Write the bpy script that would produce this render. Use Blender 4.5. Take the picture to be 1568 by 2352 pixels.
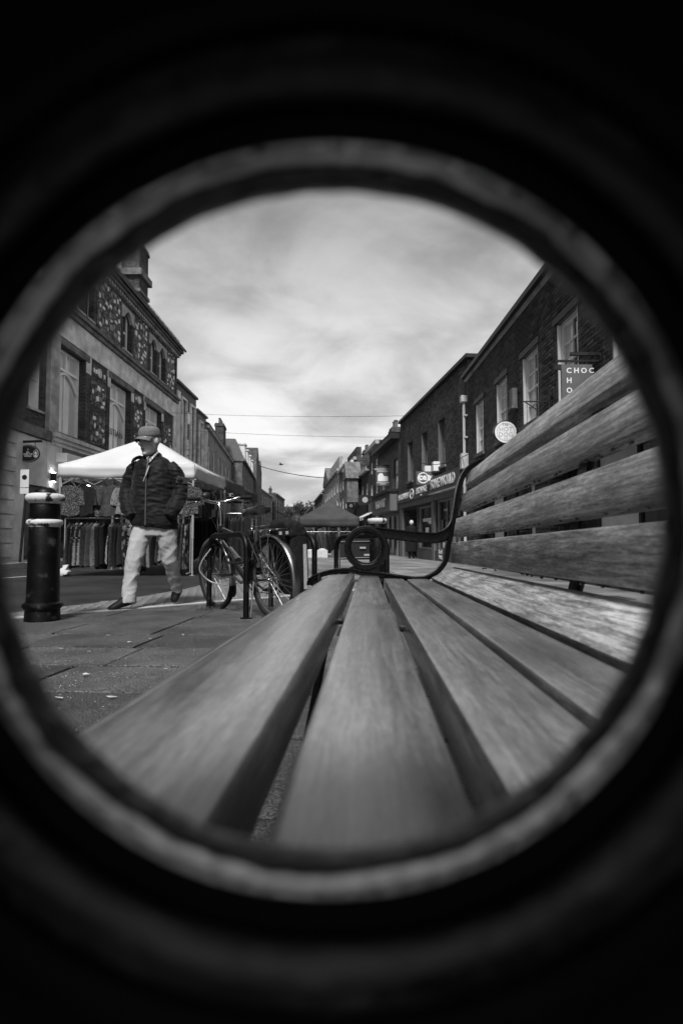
import bpy, bmesh, math, random
from mathutils import Vector, Matrix, noise
random.seed(7)
R = math.radians
for o in list(bpy.data.objects): bpy.data.objects.remove(o)
scn = bpy.context.scene
COL = scn.collection
# ------------------------------------------------------------------ camera
F = 1200.0                      # focal length in photo units (photo taken as 1568 x 2352 units)
CAMH = 0.56
PITCH = math.atan(57/1200)
cam_d = bpy.data.cameras.new('camera'); cam = bpy.data.objects.new('camera', cam_d); COL.objects.link(cam)
cam.location = (0, 0, CAMH); cam.rotation_euler = (math.pi/2 + PITCH, 0, 0)
cam_d.sensor_fit = 'VERTICAL'; cam_d.sensor_height = 36.0; cam_d.lens = 36.0*F/2352
cam_d.clip_start = 0.005; cam_d.clip_end = 3000
cam_d.dof.use_dof = True; cam_d.dof.focus_distance = 3.2; cam_d.dof.aperture_fstop = 6.3
scn.camera = cam
# ------------------------------------------------------------------ sky
world = bpy.data.worlds.new('World'); scn.world = world; world.use_nodes = True
nt = world.node_tree; N = nt.nodes; N.clear(); LK = nt.links.new
def nd(t, **k):
    n = N.new(t)
    for a, b in k.items(): setattr(n, a, b)
    return n
SUN_EL, SUN_AZ = R(52), R(-174)     # azimuth measured from +Y towards +X
sky = nd('ShaderNodeTexSky', sky_type='NISHITA', sun_disc=False); sky.sun_elevation = SUN_EL; sky.sun_rotation = SUN_AZ
bw = nd('ShaderNodeRGBToBW'); LK(sky.outputs[0], bw.inputs[0])
tc = nd('ShaderNodeTexCoord'); sx = nd('ShaderNodeSeparateXYZ'); LK(tc.outputs['Generated'], sx.inputs[0])
def mth(op, a, b=None, c=None, clamp=False):
    n = nd('ShaderNodeMath', operation=op); n.use_clamp = clamp
    for i, q in enumerate((a, b, c)):
        if q is None: continue
        if isinstance(q, (int, float)): n.inputs[i].default_value = q
        else: LK(q, n.inputs[i])
    return n.outputs[0]
zc = mth('ADD', mth('MAXIMUM', sx.outputs[2], 0.0), 0.22)
px_ = mth('DIVIDE', sx.outputs[0], zc); py_ = mth('DIVIDE', sx.outputs[1], zc)
cv = nd('ShaderNodeCombineXYZ'); LK(px_, cv.inputs[0]); LK(mth('MULTIPLY', py_, 1.05), cv.inputs[1])
def nz(scale, detail, rough, dist=0.0):
    n = nd('ShaderNodeTexNoise'); n.inputs['Scale'].default_value = scale; n.inputs['Detail'].default_value = detail
    n.inputs['Roughness'].default_value = rough; n.inputs['Distortion'].default_value = dist; LK(cv.outputs[0], n.inputs['Vector']); return n.outputs['Fac']
n1 = nz(0.85, 6, .5, .7); n2 = nz(2.4, 6, .55, .5)
cl = mth('ADD', mth('MULTIPLY', n1, .7), mth('MULTIPLY', n2, .3))
mr = nd('ShaderNodeMapRange', interpolation_type='SMOOTHSTEP'); LK(cl, mr.inputs[0])
mr.inputs[1].default_value = .40; mr.inputs[2].default_value = .60; mr.inputs[3].default_value = 2.0; mr.inputs[4].default_value = 4.5
# overcast: the cloud deck grows brighter from zenith towards a band above the horizon
hz = nd('ShaderNodeMapRange', interpolation_type='SMOOTHSTEP'); LK(sx.outputs[2], hz.inputs[0])
hz.inputs[1].default_value = .6; hz.inputs[2].default_value = .22; hz.inputs[3].default_value = .56; hz.inputs[4].default_value = 1.15
cc = mth('MULTIPLY', mr.outputs[0], hz.outputs[0])
fin = mth('ADD', mth('MULTIPLY', cc, .9), mth('MULTIPLY', mth('MINIMUM', bw.outputs[0], 8.0), .1))
bg = nd('ShaderNodeBackground'); LK(fin, bg.inputs[0]); bg.inputs[1].default_value = 0.068
wo = nd('ShaderNodeOutputWorld'); LK(bg.outputs[0], wo.inputs[0])
# ------------------------------------------------------------------ sun (veiled by cloud)
sd = bpy.data.lights.new('sun', 'SUN'); sd.energy = 1.5; sd.angle = R(13); sd.color = (1, 1, 1)
sun = bpy.data.objects.new('sun', sd); COL.objects.link(sun)
sv = Vector((math.sin(SUN_AZ)*math.cos(SUN_EL), math.cos(SUN_AZ)*math.cos(SUN_EL), math.sin(SUN_EL)))
sun.rotation_euler = sv.to_track_quat('Z', 'Y').to_euler(); sun.location = sv*50
scn.view_settings.view_transform = 'Standard'; scn.view_settings.look = 'None'; scn.view_settings.exposure = 1.5; scn.view_settings.gamma = 1.0
# ------------------------------------------------------------------ photo -> place helpers (only used to read off real positions)
CP, SP = math.cos(PITCH), math.sin(PITCH)
def ray(u, v):
    a = (u-784)/F; b = (1176-v)/F
    return Vector((a, CP-b*SP, SP+b*CP))
def at(u, v, Y):
    r = ray(u, v); return Vector((0, 0, CAMH)) + r*(Y/r.y)
GP = [(-40, .9), (0, 0), (6.5, -.172), (11.1, -.235), (25, -.40), (55, -.6), (92, -.8), (400, -1.4), (3000, -4)]
def gz(y):
    for (a, za), (b, zb) in zip(GP, GP[1:]):
        if y <= b: return za+(zb-za)*(y-a)/(b-a)
    return GP[-1][1]
def gnd(u, v):
    r = ray(u, v); lo, hi = .2, 600.
    for _ in range(60):
        m = (lo+hi)/2
        if CAMH + r.z*m/r.y > gz(m): lo = m
        else: hi = m
    return Vector((r.x*lo/r.y, lo, gz(lo)))
# ------------------------------------------------------------------ materials (black and white place: all greys)
MATS = {}
def mat(name, c, c2=None, scale=6.0, rough=.6, rough2=None, bump=0.0, bscale=None, metal=0.0, spec=None, coat=0.0, stretch=(1, 1, 1),
        kind='noise', emit=0.0, stain=None, detail=5.0, coords='Object', contrast=(.35, .65), sheen=0, alpha=1.0, trans=0.0):
    m = bpy.data.materials.new(name); m.use_nodes = True; t = m.node_tree; ns = t.nodes; L = t.links.new
    if spec is None: spec = .5 if rough < .5 else .22
    p = ns['Principled BSDF']
    p.inputs['Metallic'].default_value = metal; p.inputs['Roughness'].default_value = rough
    p.inputs['Specular IOR Level'].default_value = spec; p.inputs['Coat Weight'].default_value = coat; p.inputs['Coat Roughness'].default_value = .12
    p.inputs['Sheen Weight'].default_value = sheen; p.inputs['Transmission Weight'].default_value = trans
    p.inputs['Base Color'].default_value = (c, c, c, 1)
    if emit: p.inputs['Emission Color'].default_value = (1, 1, 1, 1); p.inputs['Emission Strength'].default_value = emit
    if c2 is not None or bump:
        tcn = ns.new('ShaderNodeTexCoord'); mp = ns.new('ShaderNodeMapping'); L(tcn.outputs[coords], mp.inputs[0]); mp.inputs['Scale'].default_value = stretch
        def tex(k, s):
            if k == 'voronoi':
                n = ns.new('ShaderNodeTexVoronoi'); n.inputs['Scale'].default_value = s; L(mp.outputs[0], n.inputs['Vector']); return n.outputs['Distance']
            if k == 'cells':
                n = ns.new('ShaderNodeTexVoronoi'); n.inputs['Scale'].default_value = s; L(mp.outputs[0], n.inputs['Vector'])
                g = ns.new('ShaderNodeRGBToBW'); L(n.outputs['Color'], g.inputs[0]); return g.outputs[0]
            if k == 'wave':
                n = ns.new('ShaderNodeTexWave'); n.inputs['Scale'].default_value = s; n.inputs['Distortion'].default_value = 4; n.inputs['Detail'].default_value = 2; L(mp.outputs[0], n.inputs['Vector']); return n.outputs['Fac']
            if k == 'check':
                n = ns.new('ShaderNodeTexChecker'); n.inputs['Scale'].default_value = s; L(mp.outputs[0], n.inputs['Vector']); return n.outputs['Fac']
            n = ns.new('ShaderNodeTexNoise'); n.inputs['Scale'].default_value = s; n.inputs['Detail'].default_value = detail; L(mp.outputs[0], n.inputs['Vector']); return n.outputs['Fac']
        f = tex(kind, scale)
        if c2 is not None:
            r = ns.new('ShaderNodeValToRGB'); L(f, r.inputs[0])
            r.color_ramp.elements[0].position = contrast[0]; r.color_ramp.elements[0].color = (c, c, c, 1)
            r.color_ramp.elements[1].position = contrast[1]; r.color_ramp.elements[1].color = (c2, c2, c2, 1)
            if stain:
                n_ = ns.new('ShaderNodeTexNoise'); n_.inputs['Scale'].default_value = stain[0]; n_.inputs['Detail'].default_value = 7; n_.inputs['Roughness'].default_value = .65; L(tcn.outputs[coords], n_.inputs['Vector'])
                q_ = ns.new('ShaderNodeMapRange'); L(n_.outputs['Fac'], q_.inputs[0]); q_.inputs[1].default_value = .35; q_.inputs[2].default_value = .65; q_.inputs[3].default_value = stain[1]; q_.inputs[4].default_value = stain[2]
                v_ = ns.new('ShaderNodeVectorMath'); v_.operation = 'SCALE'; L(r.outputs[0], v_.inputs[0]); L(q_.outputs[0], v_.inputs['Scale']); L(v_.outputs[0], p.inputs['Base Color'])
            else: L(r.outputs[0], p.inputs['Base Color'])
        if rough2 is not None:
            q = ns.new('ShaderNodeMapRange'); L(f, q.inputs[0]); q.inputs[1].default_value = .3; q.inputs[2].default_value = .7
            q.inputs[3].default_value = rough; q.inputs[4].default_value = rough2; L(q.outputs[0], p.inputs['Roughness'])
        if bump:
            g = tex('noise' if kind in ('check', 'wave') else kind, bscale or scale); b = ns.new('ShaderNodeBump'); b.inputs['Strength'].default_value = bump; b.inputs['Distance'].default_value = .01
            L(g, b.inputs['Height']); L(b.outputs[0], p.inputs['Normal'])
    MATS[name] = m; return m
def brickmat(name, c1, c2, mortar, sx=1, w=.225, h=.075, bump=.6, axes='xz', rough=.85, stain=0.0):
    """brick courses in the local facade frame (x along the wall, z up)"""
    m = bpy.data.materials.new(name); m.use_nodes = True; t = m.node_tree; ns = t.nodes; L = t.links.new; p = ns['Principled BSDF']
    p.inputs['Roughness'].default_value = rough; p.inputs['Specular IOR Level'].default_value = .15
    tcn = ns.new('ShaderNodeTexCoord'); s = ns.new('ShaderNodeSeparateXYZ'); cb = ns.new('ShaderNodeCombineXYZ'); L(tcn.outputs['Object'], s.inputs[0])
    ad = ns.new('ShaderNodeMath'); ad.operation = 'ADD'; L(s.outputs[0], ad.inputs[0]); L(s.outputs[1], ad.inputs[1])
    if axes == 'xz': L(ad.outputs[0], cb.inputs[0]); L(s.outputs[2], cb.inputs[1])
    else: L(s.outputs[0], cb.inputs[0]); L(s.outputs[1], cb.inputs[1])
    b = ns.new('ShaderNodeTexBrick'); L(cb.outputs[0], b.inputs['Vector']); b.inputs['Scale'].default_value = 1
    b.inputs['Brick Width'].default_value = w; b.inputs['Row Height'].default_value = h; b.inputs['Mortar Size'].default_value = min(w, h)*.08; b.inputs['Mortar Smooth'].default_value = .2
    b.inputs['Color1'].default_value = (c1, c1, c1, 1); b.inputs['Color2'].default_value = (c2, c2, c2, 1); b.inputs['Mortar'].default_value = (mortar, mortar, mortar, 1); b.inputs['Bias'].default_value = -.1
    n = ns.new('ShaderNodeTexNoise'); n.inputs['Scale'].default_value = .9; n.inputs['Detail'].default_value = 8; n.inputs['Roughness'].default_value = .65; L(tcn.outputs['Object'], n.inputs['Vector'])
    mr = ns.new('ShaderNodeMapRange'); L(n.outputs['Fac'], mr.inputs[0]); mr.inputs[1].default_value = .3; mr.inputs[2].default_value = .72; mr.inputs[3].default_value = .55; mr.inputs[4].default_value = 1.55
    n2 = ns.new('ShaderNodeTexNoise'); n2.inputs['Scale'].default_value = 26; n2.inputs['Detail'].default_value = 4; L(tcn.outputs['Object'], n2.inputs['Vector'])
    mr2 = ns.new('ShaderNodeMapRange'); L(n2.outputs['Fac'], mr2.inputs[0]); mr2.inputs[1].default_value = .3; mr2.inputs[2].default_value = .7; mr2.inputs[3].default_value = .7; mr2.inputs[4].default_value = 1.35
    mu = ns.new('ShaderNodeMath'); mu.operation = 'MULTIPLY'; L(mr.outputs[0], mu.inputs[0]); L(mr2.outputs[0], mu.inputs[1])
    vm = ns.new('ShaderNodeVectorMath'); vm.operation = 'SCALE'; L(b.outputs['Color'], vm.inputs[0]); L(mu.outputs[0], vm.inputs['Scale']); L(vm.outputs[0], p.inputs['Base Color'])
    bp = ns.new('ShaderNodeBump'); bp.inputs['Strength'].default_value = bump; bp.inputs['Distance'].default_value = .012; bp.invert = True
    L(b.outputs['Fac'], bp.inputs['Height']); L(bp.outputs[0], p.inputs['Normal'])
    MATS[name] = m; return m
M = MATS
def woodmat(name, c1, c2, c3, rough, rough2, coat=.0, seed=0.0):
    m = bpy.data.materials.new(name); m.use_nodes = True; t = m.node_tree; ns = t.nodes; L = t.links.new; p = ns['Principled BSDF']
    tcn = ns.new('ShaderNodeTexCoord'); oi = ns.new('ShaderNodeObjectInfo'); av = ns.new('ShaderNodeVectorMath'); av.operation = 'ADD'
    cb = ns.new('ShaderNodeCombineXYZ'); ml = ns.new('ShaderNodeMath'); ml.operation = 'MULTIPLY'; ml.inputs[1].default_value = 37.0; L(oi.outputs['Random'], ml.inputs[0])
    for i in range(3): L(ml.outputs[0], cb.inputs[i])
    L(tcn.outputs['Object'], av.inputs[0]); L(cb.outputs[0], av.inputs[1])
    def mapped(sc):
        mp = ns.new('ShaderNodeMapping'); mp.inputs['Scale'].default_value = sc; L(av.outputs[0], mp.inputs[0]); return mp.outputs[0]
    def noi(vec, s, d, r=.6, dist=0):
        n = ns.new('ShaderNodeTexNoise'); n.inputs['Scale'].default_value = s; n.inputs['Detail'].default_value = d; n.inputs['Roughness'].default_value = r; n.inputs['Distortion'].default_value = dist; L(vec, n.inputs['Vector']); return n.outputs['Fac']
    grain = noi(mapped((120, 7, 120)), 1.0, 4, .6, .8)          # long fibres along the slat
    fine = noi(mapped((300, 60, 300)), 1.0, 4, .7)
    blot = noi(mapped((10, 4.5, 10)), 1.0, 5, .6, .4)                # wear and damp blotches
    def comb(a, wa, b, wb):
        x = ns.new('ShaderNodeMath'); x.operation = 'MULTIPLY'; L(a, x.inputs[0]); x.inputs[1].default_value = wa
        y = ns.new('ShaderNodeMath'); y.operation = 'MULTIPLY_ADD'; L(b, y.inputs[0]); y.inputs[1].default_value = wb; L(x.outputs[0], y.inputs[2]); return y.outputs[0]
    g = comb(grain, .46, fine, .30); g2 = comb(blot, .30, g, 1.08)
    r = ns.new('ShaderNodeValToRGB'); L(g2, r.inputs[0]); e = r.color_ramp.elements
    e[0].position = .46; e[0].color = (c1, c1, c1, 1); e[1].position = .68; e[1].color = (c3, c3, c3, 1)
    k = r.color_ramp.elements.new(.565); k.color = (c2, c2, c2, 1)
    st = noi(mapped((16, 9, 16)), .55, 6, .62, .8); sr_ = ns.new('ShaderNodeMapRange'); L(st, sr_.inputs[0]); sr_.inputs[1].default_value = .36; sr_.inputs[2].default_value = .58; sr_.inputs[3].default_value = .72; sr_.inputs[4].default_value = 1.1
    vm = ns.new('ShaderNodeVectorMath'); vm.operation = 'SCALE'; L(r.outputs[0], vm.inputs[0]); L(sr_.outputs[0], vm.inputs['Scale']); L(vm.outputs[0], p.inputs['Base Color'])
    q = ns.new('ShaderNodeMapRange'); L(blot, q.inputs[0]); q.inputs[1].default_value = .35; q.inputs[2].default_value = .65; q.inputs[3].default_value = rough; q.inputs[4].default_value = rough2; L(q.outputs[0], p.inputs['Roughness'])
    b = ns.new('ShaderNodeBump'); b.inputs['Strength'].default_value = .6; b.inputs['Distance'].default_value = .0015; L(g, b.inputs['Height']); L(b.outputs[0], p.inputs['Normal'])
    p.inputs['Coat Weight'].default_value = coat; p.inputs['Coat Roughness'].default_value = .24; p.inputs['Specular IOR Level'].default_value = .6
    L(b.outputs[0], p.inputs['Normal'])
    MATS[name] = m; return m
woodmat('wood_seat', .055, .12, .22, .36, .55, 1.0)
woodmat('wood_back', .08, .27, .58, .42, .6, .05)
mat('iron', .002, .005, 40, rough=.30, rough2=.5, bump=.35, bscale=160, spec=.4)
mat('iron_wet', .002, .004, 60, rough=.2, rough2=.34, bump=.16, bscale=300, spec=.3)
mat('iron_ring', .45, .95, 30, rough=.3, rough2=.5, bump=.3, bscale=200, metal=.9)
mat('iron_bead', .05, .11, 40, rough=.3, rough2=.45, bump=.3, bscale=200, metal=.85)
mat('iron_dim', .05, .1, 30, rough=.35, rough2=.5, bump=.2, bscale=150, metal=.8)
mat('surround_black', .007, .010, 60, rough=.6, spec=.12)
mat('water', .02, rough=.02, spec=1.0)
mat('black_paint', .0015, .04, 9, stain=(5, .6, 1.5), rough=.35, rough2=.6, spec=.3, bump=.2, bscale=70, contrast=(.6, .72))
mat('white_paint_worn', .03, .62, 14, rough=.5, bump=.3, bscale=40, contrast=(.40, .45), detail=8)
mat('rubber', .012, .02, 60, rough=.75); mat('chrome', .75, .6, 30, rough=.16, metal=1); mat('alloy', .5, .38, 50, rough=.35, metal=1)
mat('mudguard', .42, .3, 12, rough=.28, metal=1); mat('bike_frame', .006, .015, 12, rough=.25, coat=.5); mat('black_plastic', .012, .02, 40, rough=.45)
mat('bag_fabric', .008, .018, 60, rough=.85, bump=.5, bscale=14); mat('reflective_strip', .35, .5, 90, rough=.4); mat('leather', .02, .035, 40, rough=.35, bump=.2)
mat('lamp_glass', .8, rough=.15, emit=.3); mat('bulb', .9, emit=9.0)
mat('slab', .03, .17, 150, stain=(2.2, .55, 1.3), rough=.36, rough2=.7, bump=1.0, bscale=260, detail=5, contrast=(.4, .62))
mat('slab_worn', .05, .2, 130, stain=(2.6, .6, 1.25), rough=.5, rough2=.8, bump=.8, bscale=240, detail=5, contrast=(.4, .62))
mat('slab_dark', .02, .12, 150, stain=(3, .6, 1.3), rough=.35, rough2=.7, bump=.9, bscale=200, detail=5, contrast=(.4, .62))
mat('joint_dirt', .012, .02, 30, rough=.9)
mat('ground_base', .05, .08, 5, rough=.8, bump=.4, bscale=80)
mat('asphalt', .008, .06, 95, stain=(1.1, .6, 1.4), rough=.55, rough2=.8, bump=.8, bscale=240, detail=6)
mat('pavement_far', .17, .32, 1.4, stain=(.9, .6, 1.25), rough=.34, rough2=.6, bump=.3, bscale=40, detail=8)
brickmat('paving_block', .13, .24, .06, w=.2, h=.1, axes='xy', bump=.4, rough=.6)
mat('paving_brick', .13, .25, 4, rough=.5, rough2=.7, bump=.4, bscale=120)
mat('kerb_stone', .36, .5, 5, rough=.6, bump=.3, bscale=90)
mat('line_paint', .5, .3, 30, rough=.6, contrast=(.45, .6))
mat('puddle', .02, rough=.03, spec=.6); mat('litter', .6, .45, 30, rough=.6); mat('grass', .05, .09, 30, rough=.7)
# walls
brickmat('brick_dark', .028, .09, .12, bump=.8); brickmat('brick_mid', .035, .09, .11, bump=.7); brickmat('brick_pale', .17, .27, .3, bump=.5)
brickmat('brick_grey', .09, .17, .16, bump=.6)
mat('brick_piece', .035, .105, 9, rough=.85, bump=.5, bscale=70, coords='Object'); mat('mortar', .1, .15, 12, rough=.9)
mat('flint', .01, .2, 11, rough=.6, bump=.9, kind='cells', contrast=(.35, 1.0)); mat('flint_block', .75, .88, 8, rough=.75, bump=.4, bscale=40)
mat('stone', .36, .52, 2.2, stain=(1.6, .55, 1.15), rough=.8, bump=.3, bscale=30, detail=9); mat('stone_pale', .6, .78, 2.0, stain=(1.5, .6, 1.15), rough=.8, bump=.25, bscale=30, detail=9); mat('stone_dark', .1, .2, 3, rough=.85, bump=.4, bscale=30)
mat('render_white', .66, .78, 1.3, stain=(.9, .7, 1.1), rough=.8, detail=8); mat('white_wood', .76, .84, 9, rough=.5); mat('grey_wood', .2, .26, 9, rough=.55); mat('dark_trim', .02, .035, 12, rough=.5)
mat('glass', .012, .02, 2, rough=.04, spec=.9); mat('glass_sky', .5, .68, .6, rough=.06, spec=1.0, contrast=(.3, .7)); mat('glass_shop', .015, .05, 1.4, rough=.05, spec=.7, contrast=(.45, .7))  # glass_sky: bright sky reflection put into the pale pane colour
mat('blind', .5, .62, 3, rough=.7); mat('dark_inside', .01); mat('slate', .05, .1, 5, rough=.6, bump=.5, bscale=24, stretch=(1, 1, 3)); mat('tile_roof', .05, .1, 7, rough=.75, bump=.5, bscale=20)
mat('fascia_grey', .075, .095, 3, rough=.5); mat('shop_grey', .13, .16, 3, rough=.55); mat('sign_dark', .014, .02, 5, rough=.35); mat('sign_grey', .12, .15, 4, rough=.5); mat('sign_mid', .09, .12, 4, rough=.5); mat('sign_white', .8, .85, 5, rough=.5); mat('letter_white', .85, .8, 20, rough=.5); mat('letter_grey', .42, .36, 20, rough=.5)
mat('lead', .14, .2, 5, rough=.6); mat('pipe_white', .5, .62, 5, rough=.5); mat('terracotta', .09, .15, 8, rough=.8); mat('steel_pole', .55, .45, 30, rough=.4, metal=.6); mat('steel_dark', .05, .07, 30, rough=.45)
mat('canopy_white', .56, .64, 1.5, rough=.75, bump=.15, bscale=5); mat('canopy_dark', .05, .07, 2, rough=.75, bump=.15, bscale=5); mat('canopy_grey', .09, .12, 2, rough=.75, bump=.15, bscale=5)
mat('cable', .01); mat('leaf', .03, .08, 3, rough=.7); mat('bark', .06, .1, 10, rough=.9); mat('hill', .03, .06, .05, rough=1)
# clothes
CL = [mat('cloth_black', .008, .02, 30, rough=.9), mat('cloth_floral', .012, .2, 26, rough=.9, kind='voronoi', contrast=(.25, .34)), mat('cloth_speckle', .02, .22, 60, rough=.9, contrast=(.5, .62)),
      mat('cloth_stripe', .012, .24, 5, rough=.9, kind='wave', contrast=(.45, .6), stretch=(1, 1, 6)), mat('cloth_grey', .04, .07, 12, rough=.9), mat('cloth_charcoal', .02, .045, 20, rough=.9),
      mat('cloth_paisley', .02, .2, 14, rough=.9, kind='cells', contrast=(.45, .7)), mat('cloth_plum', .018, .035, 40, rough=.85)]
CLN = ['black', 'dark floral', 'speckled', 'striped', 'grey', 'charcoal', 'patchwork', 'dark']
mat('jacket', .002, .006, 9, rough=.55, rough2=.75, bump=.6, bscale=24, sheen=.1); mat('trousers', .34, .43, 6, rough=.85, bump=.5, bscale=16); mat('cap_cloth', .13, .19, 40, rough=.9, bump=.4, bscale=60)
mat('skin', .46, .56, 14, rough=.55, bump=.35, bscale=45); mat('shirt_check', .1, .6, 70, rough=.85, kind='check', contrast=(.4, .6)); mat('shoe', .005, .01, 20, rough=.6); mat('hair_white', .6, .7, 60, rough=.9, bump=.6, bscale=60); mat('coat', .009, .014, 8, rough=.85); mat('white_cloth', .5, .62, 12, rough=.85)
mat('face_dark', .004, rough=.15)
mat('sole', .02, .04, 20, rough=.7)
# ------------------------------------------------------------------ mesh helpers
class MB:
    def __init__(s): s.v = []; s.f = []
    def add(s, vs, fs):
        b = len(s.v); s.v += [tuple(q) for q in vs]; s.f += [tuple(b+i for i in f) for f in fs]; return s
    def box(s, x0, x1, y0, y1, z0, z1):
        return s.add([(x0, y0, z0), (x1, y0, z0), (x1, y1, z0), (x0, y1, z0), (x0, y0, z1), (x1, y0, z1), (x1, y1, z1), (x0, y1, z1)],
                     [(3, 2, 1, 0), (4, 5, 6, 7), (0, 1, 5, 4), (1, 2, 6, 5), (2, 3, 7, 6), (3, 0, 4, 7)])
    def bar(s, a, b, w, h=None):
        """rectangular bar from a to b"""
        a = Vector(a); b = Vector(b); h = h or w; d = (b-a).normalized(); up = Vector((0, 0, 1)) if abs(d.z) < .95 else Vector((0, 1, 0))
        x = d.cross(up).normalized(); y = x.cross(d)
        vs = []
        for p in (a, b):
            for i, j in ((-1, -1), (1, -1), (1, 1), (-1, 1)): vs.append(p+x*i*w/2+y*j*h/2)
        return s.add(vs, [(3, 2, 1, 0), (4, 5, 6, 7), (0, 1, 5, 4), (1, 2, 6, 5), (2, 3, 7, 6), (3, 0, 4, 7)])
    def tube(s, pts, r, n=8, closed=False, flat=1.0, up=None):
        pts = [Vector(p) for p in pts]; m = len(pts); rr = r if isinstance(r, (list, tuple)) else [r]*m
        rings = []; prev = None
        for i, p in enumerate(pts):
            if closed: d = (pts[(i+1) % m]-pts[i-1])
            else: d = pts[min(i+1, m-1)]-pts[max(i-1, 0)]
            d = d.normalized()
            u0 = up and Vector(up) or prev or (Vector((0, 0, 1)) if abs(d.z) < .9 else Vector((1, 0, 0)))
            x = (u0-d*u0.dot(d))
            if x.length < 1e-6: x = Vector((1, 0, 0))-d*d.x
            x.normalize(); y = d.cross(x); prev = x
            rings.append([p+(x*math.cos(2*math.pi*k/n)+y*math.sin(2*math.pi*k/n)*flat)*rr[i] for k in range(n)])
        vs = [q for g in rings for q in g]; fs = []
        for i in range(m if closed else m-1):
            j = (i+1) % m
            for k in range(n): fs.append((i*n+k, i*n+(k+1) % n, j*n+(k+1) % n, j*n+k))
        if not closed: fs.append(tuple(range(n))[::-1]); fs.append(tuple((m-1)*n+k for k in range(n)))
        return s.add(vs, fs)
    def lathe(s, prof, n=24, o=(0, 0, 0), ax='z', closed=False):
        """profile of (r, h) turned about an axis"""
        vs = []
        for r, h in prof:
            for k in range(n):
                a = 2*math.pi*k/n; c, w = r*math.cos(a), r*math.sin(a)
                vs.append({'z': (o[0]+c, o[1]+w, o[2]+h), 'y': (o[0]+c, o[1]+h, o[2]+w), 'x': (o[0]+h, o[1]+c, o[2]+w)}[ax])
        fs = []; m = len(prof)
        for i in range(m if closed else m-1):
            j = (i+1) % m
            for k in range(n): fs.append((i*n+k, i*n+(k+1) % n, j*n+(k+1) % n, j*n+k))
        if not closed:
            if prof[0][0] > 1e-5: fs.append(tuple(range(n))[::-1])
            if prof[-1][0] > 1e-5: fs.append(tuple((m-1)*n+k for k in range(n)))
        return s.add(vs, fs)
    def ell(s, c, rx, ry, rz, n=12, m=8):
        vs = [(c[0], c[1], c[2]+rz)]
        for i in range(1, m):
            t = math.pi*i/m
            for k in range(n):
                a = 2*math.pi*k/n; vs.append((c[0]+rx*math.sin(t)*math.cos(a), c[1]+ry*math.sin(t)*math.sin(a), c[2]+rz*math.cos(t)))
        vs.append((c[0], c[1], c[2]-rz)); fs = []
        for k in range(n): fs.append((0, 1+k, 1+(k+1) % n))
        for i in range(m-2):
            for k in range(n): a = 1+i*n; fs.append((a+k, a+n+k, a+n+(k+1) % n, a+(k+1) % n))
        a = 1+(m-2)*n
        for k in range(n): fs.append((a+k, len(vs)-1, a+(k+1) % n))
        return s.add(vs, fs)
    def prism(s, poly, y0, y1):
        """polygon in the x-z plane, thick along y"""
        n = len(poly); vs = [(x, y0, z) for x, z in poly]+[(x, y1, z) for x, z in poly]
        fs = [tuple(range(n)), tuple(range(n, 2*n))[::-1]]+[(i, n+i, n+(i+1) % n, (i+1) % n) for i in range(n)]
        return s.add(vs, fs)
    def loft(s, secs, n=20, cap=True):
        """sections: (cx, cy, cz, rx, ry[, tiltx, tilty]) horizontal ellipses"""
        vs = []
        for q in secs:
            cx, cy, cz, rx, ry = q[:5]; tx, ty = (q[5], q[6]) if len(q) > 5 else (0, 0)
            for k in range(n):
                a = 2*math.pi*k/n; x, y = rx*math.cos(a), ry*math.sin(a); vs.append((cx+x, cy+y, cz+x*tx+y*ty))
        fs = []
        for i in range(len(secs)-1):
            for k in range(n): fs.append((i*n+k, i*n+(k+1) % n, (i+1)*n+(k+1) % n, (i+1)*n+k))
        if cap: fs.append(tuple(range(n))[::-1]); fs.append(tuple((len(secs)-1)*n+k for k in range(n)))
        return s.add(vs, fs)
    def mesh(s, name, m=None, smooth=False, fix=True):
        me = bpy.data.meshes.new(name); me.from_pydata(s.v, [], s.f); me.validate()
        if fix:
            bm = bmesh.new(); bm.from_mesh(me); bmesh.ops.recalc_face_normals(bm, faces=bm.faces); bm.to_mesh(me); bm.free()
        if m: me.materials.append(M[m] if isinstance(m, str) else m)
        if smooth:
            me.polygons.foreach_set('use_smooth', [True]*len(me.polygons))
            try: me.set_sharp_from_angle(angle=R(40))
            except Exception: pass
        me.update(); return me
    def build(s, name, m=None, parent=None, smooth=False, loc=None, fix=True):
        return link(name, s.mesh(name, m, smooth, fix), parent, loc)
def link(name, me, parent=None, loc=None, rot=None):
    o = bpy.data.objects.new(name, me); COL.objects.link(o)
    if parent: o.parent = parent
    if loc is not None: o.location = loc
    if rot is not None: o.rotation_euler = rot
    return o
def tag(o, label=None, cat=None, group=None, kind=None):
    if label: o['label'] = label
    if cat: o['category'] = cat
    if group: o['group'] = group
    if kind: o['kind'] = kind
    return o
def empty(name, loc=(0, 0, 0), rz=0.0, mw=None):
    o = bpy.data.objects.new(name, None); COL.objects.link(o); o.empty_display_size = .1
    if mw is not None: o.matrix_world = mw
    else: o.location = loc; o.rotation_euler = (0, 0, rz)
    return o
def copy_tree(o, parent=None):
    c = o.copy(); COL.objects.link(c); c.parent = parent
    for ch in [q for q in bpy.data.objects if q.parent == o]: copy_tree(ch, c)
    return c
def finish(o, mods):
    """apply modifiers through the dependency graph"""
    for t, kw in mods:
        m = o.modifiers.new(t, t)
        for k, v in kw.items(): setattr(m, k, v)
    bpy.context.view_layer.update(); dg = bpy.context.evaluated_depsgraph_get()
    me = bpy.data.meshes.new_from_object(o.evaluated_get(dg)); me.name = o.data.name
    o.modifiers.clear(); o.data = me
    me.polygons.foreach_set('use_smooth', [True]*len(me.polygons)); return o
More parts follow.
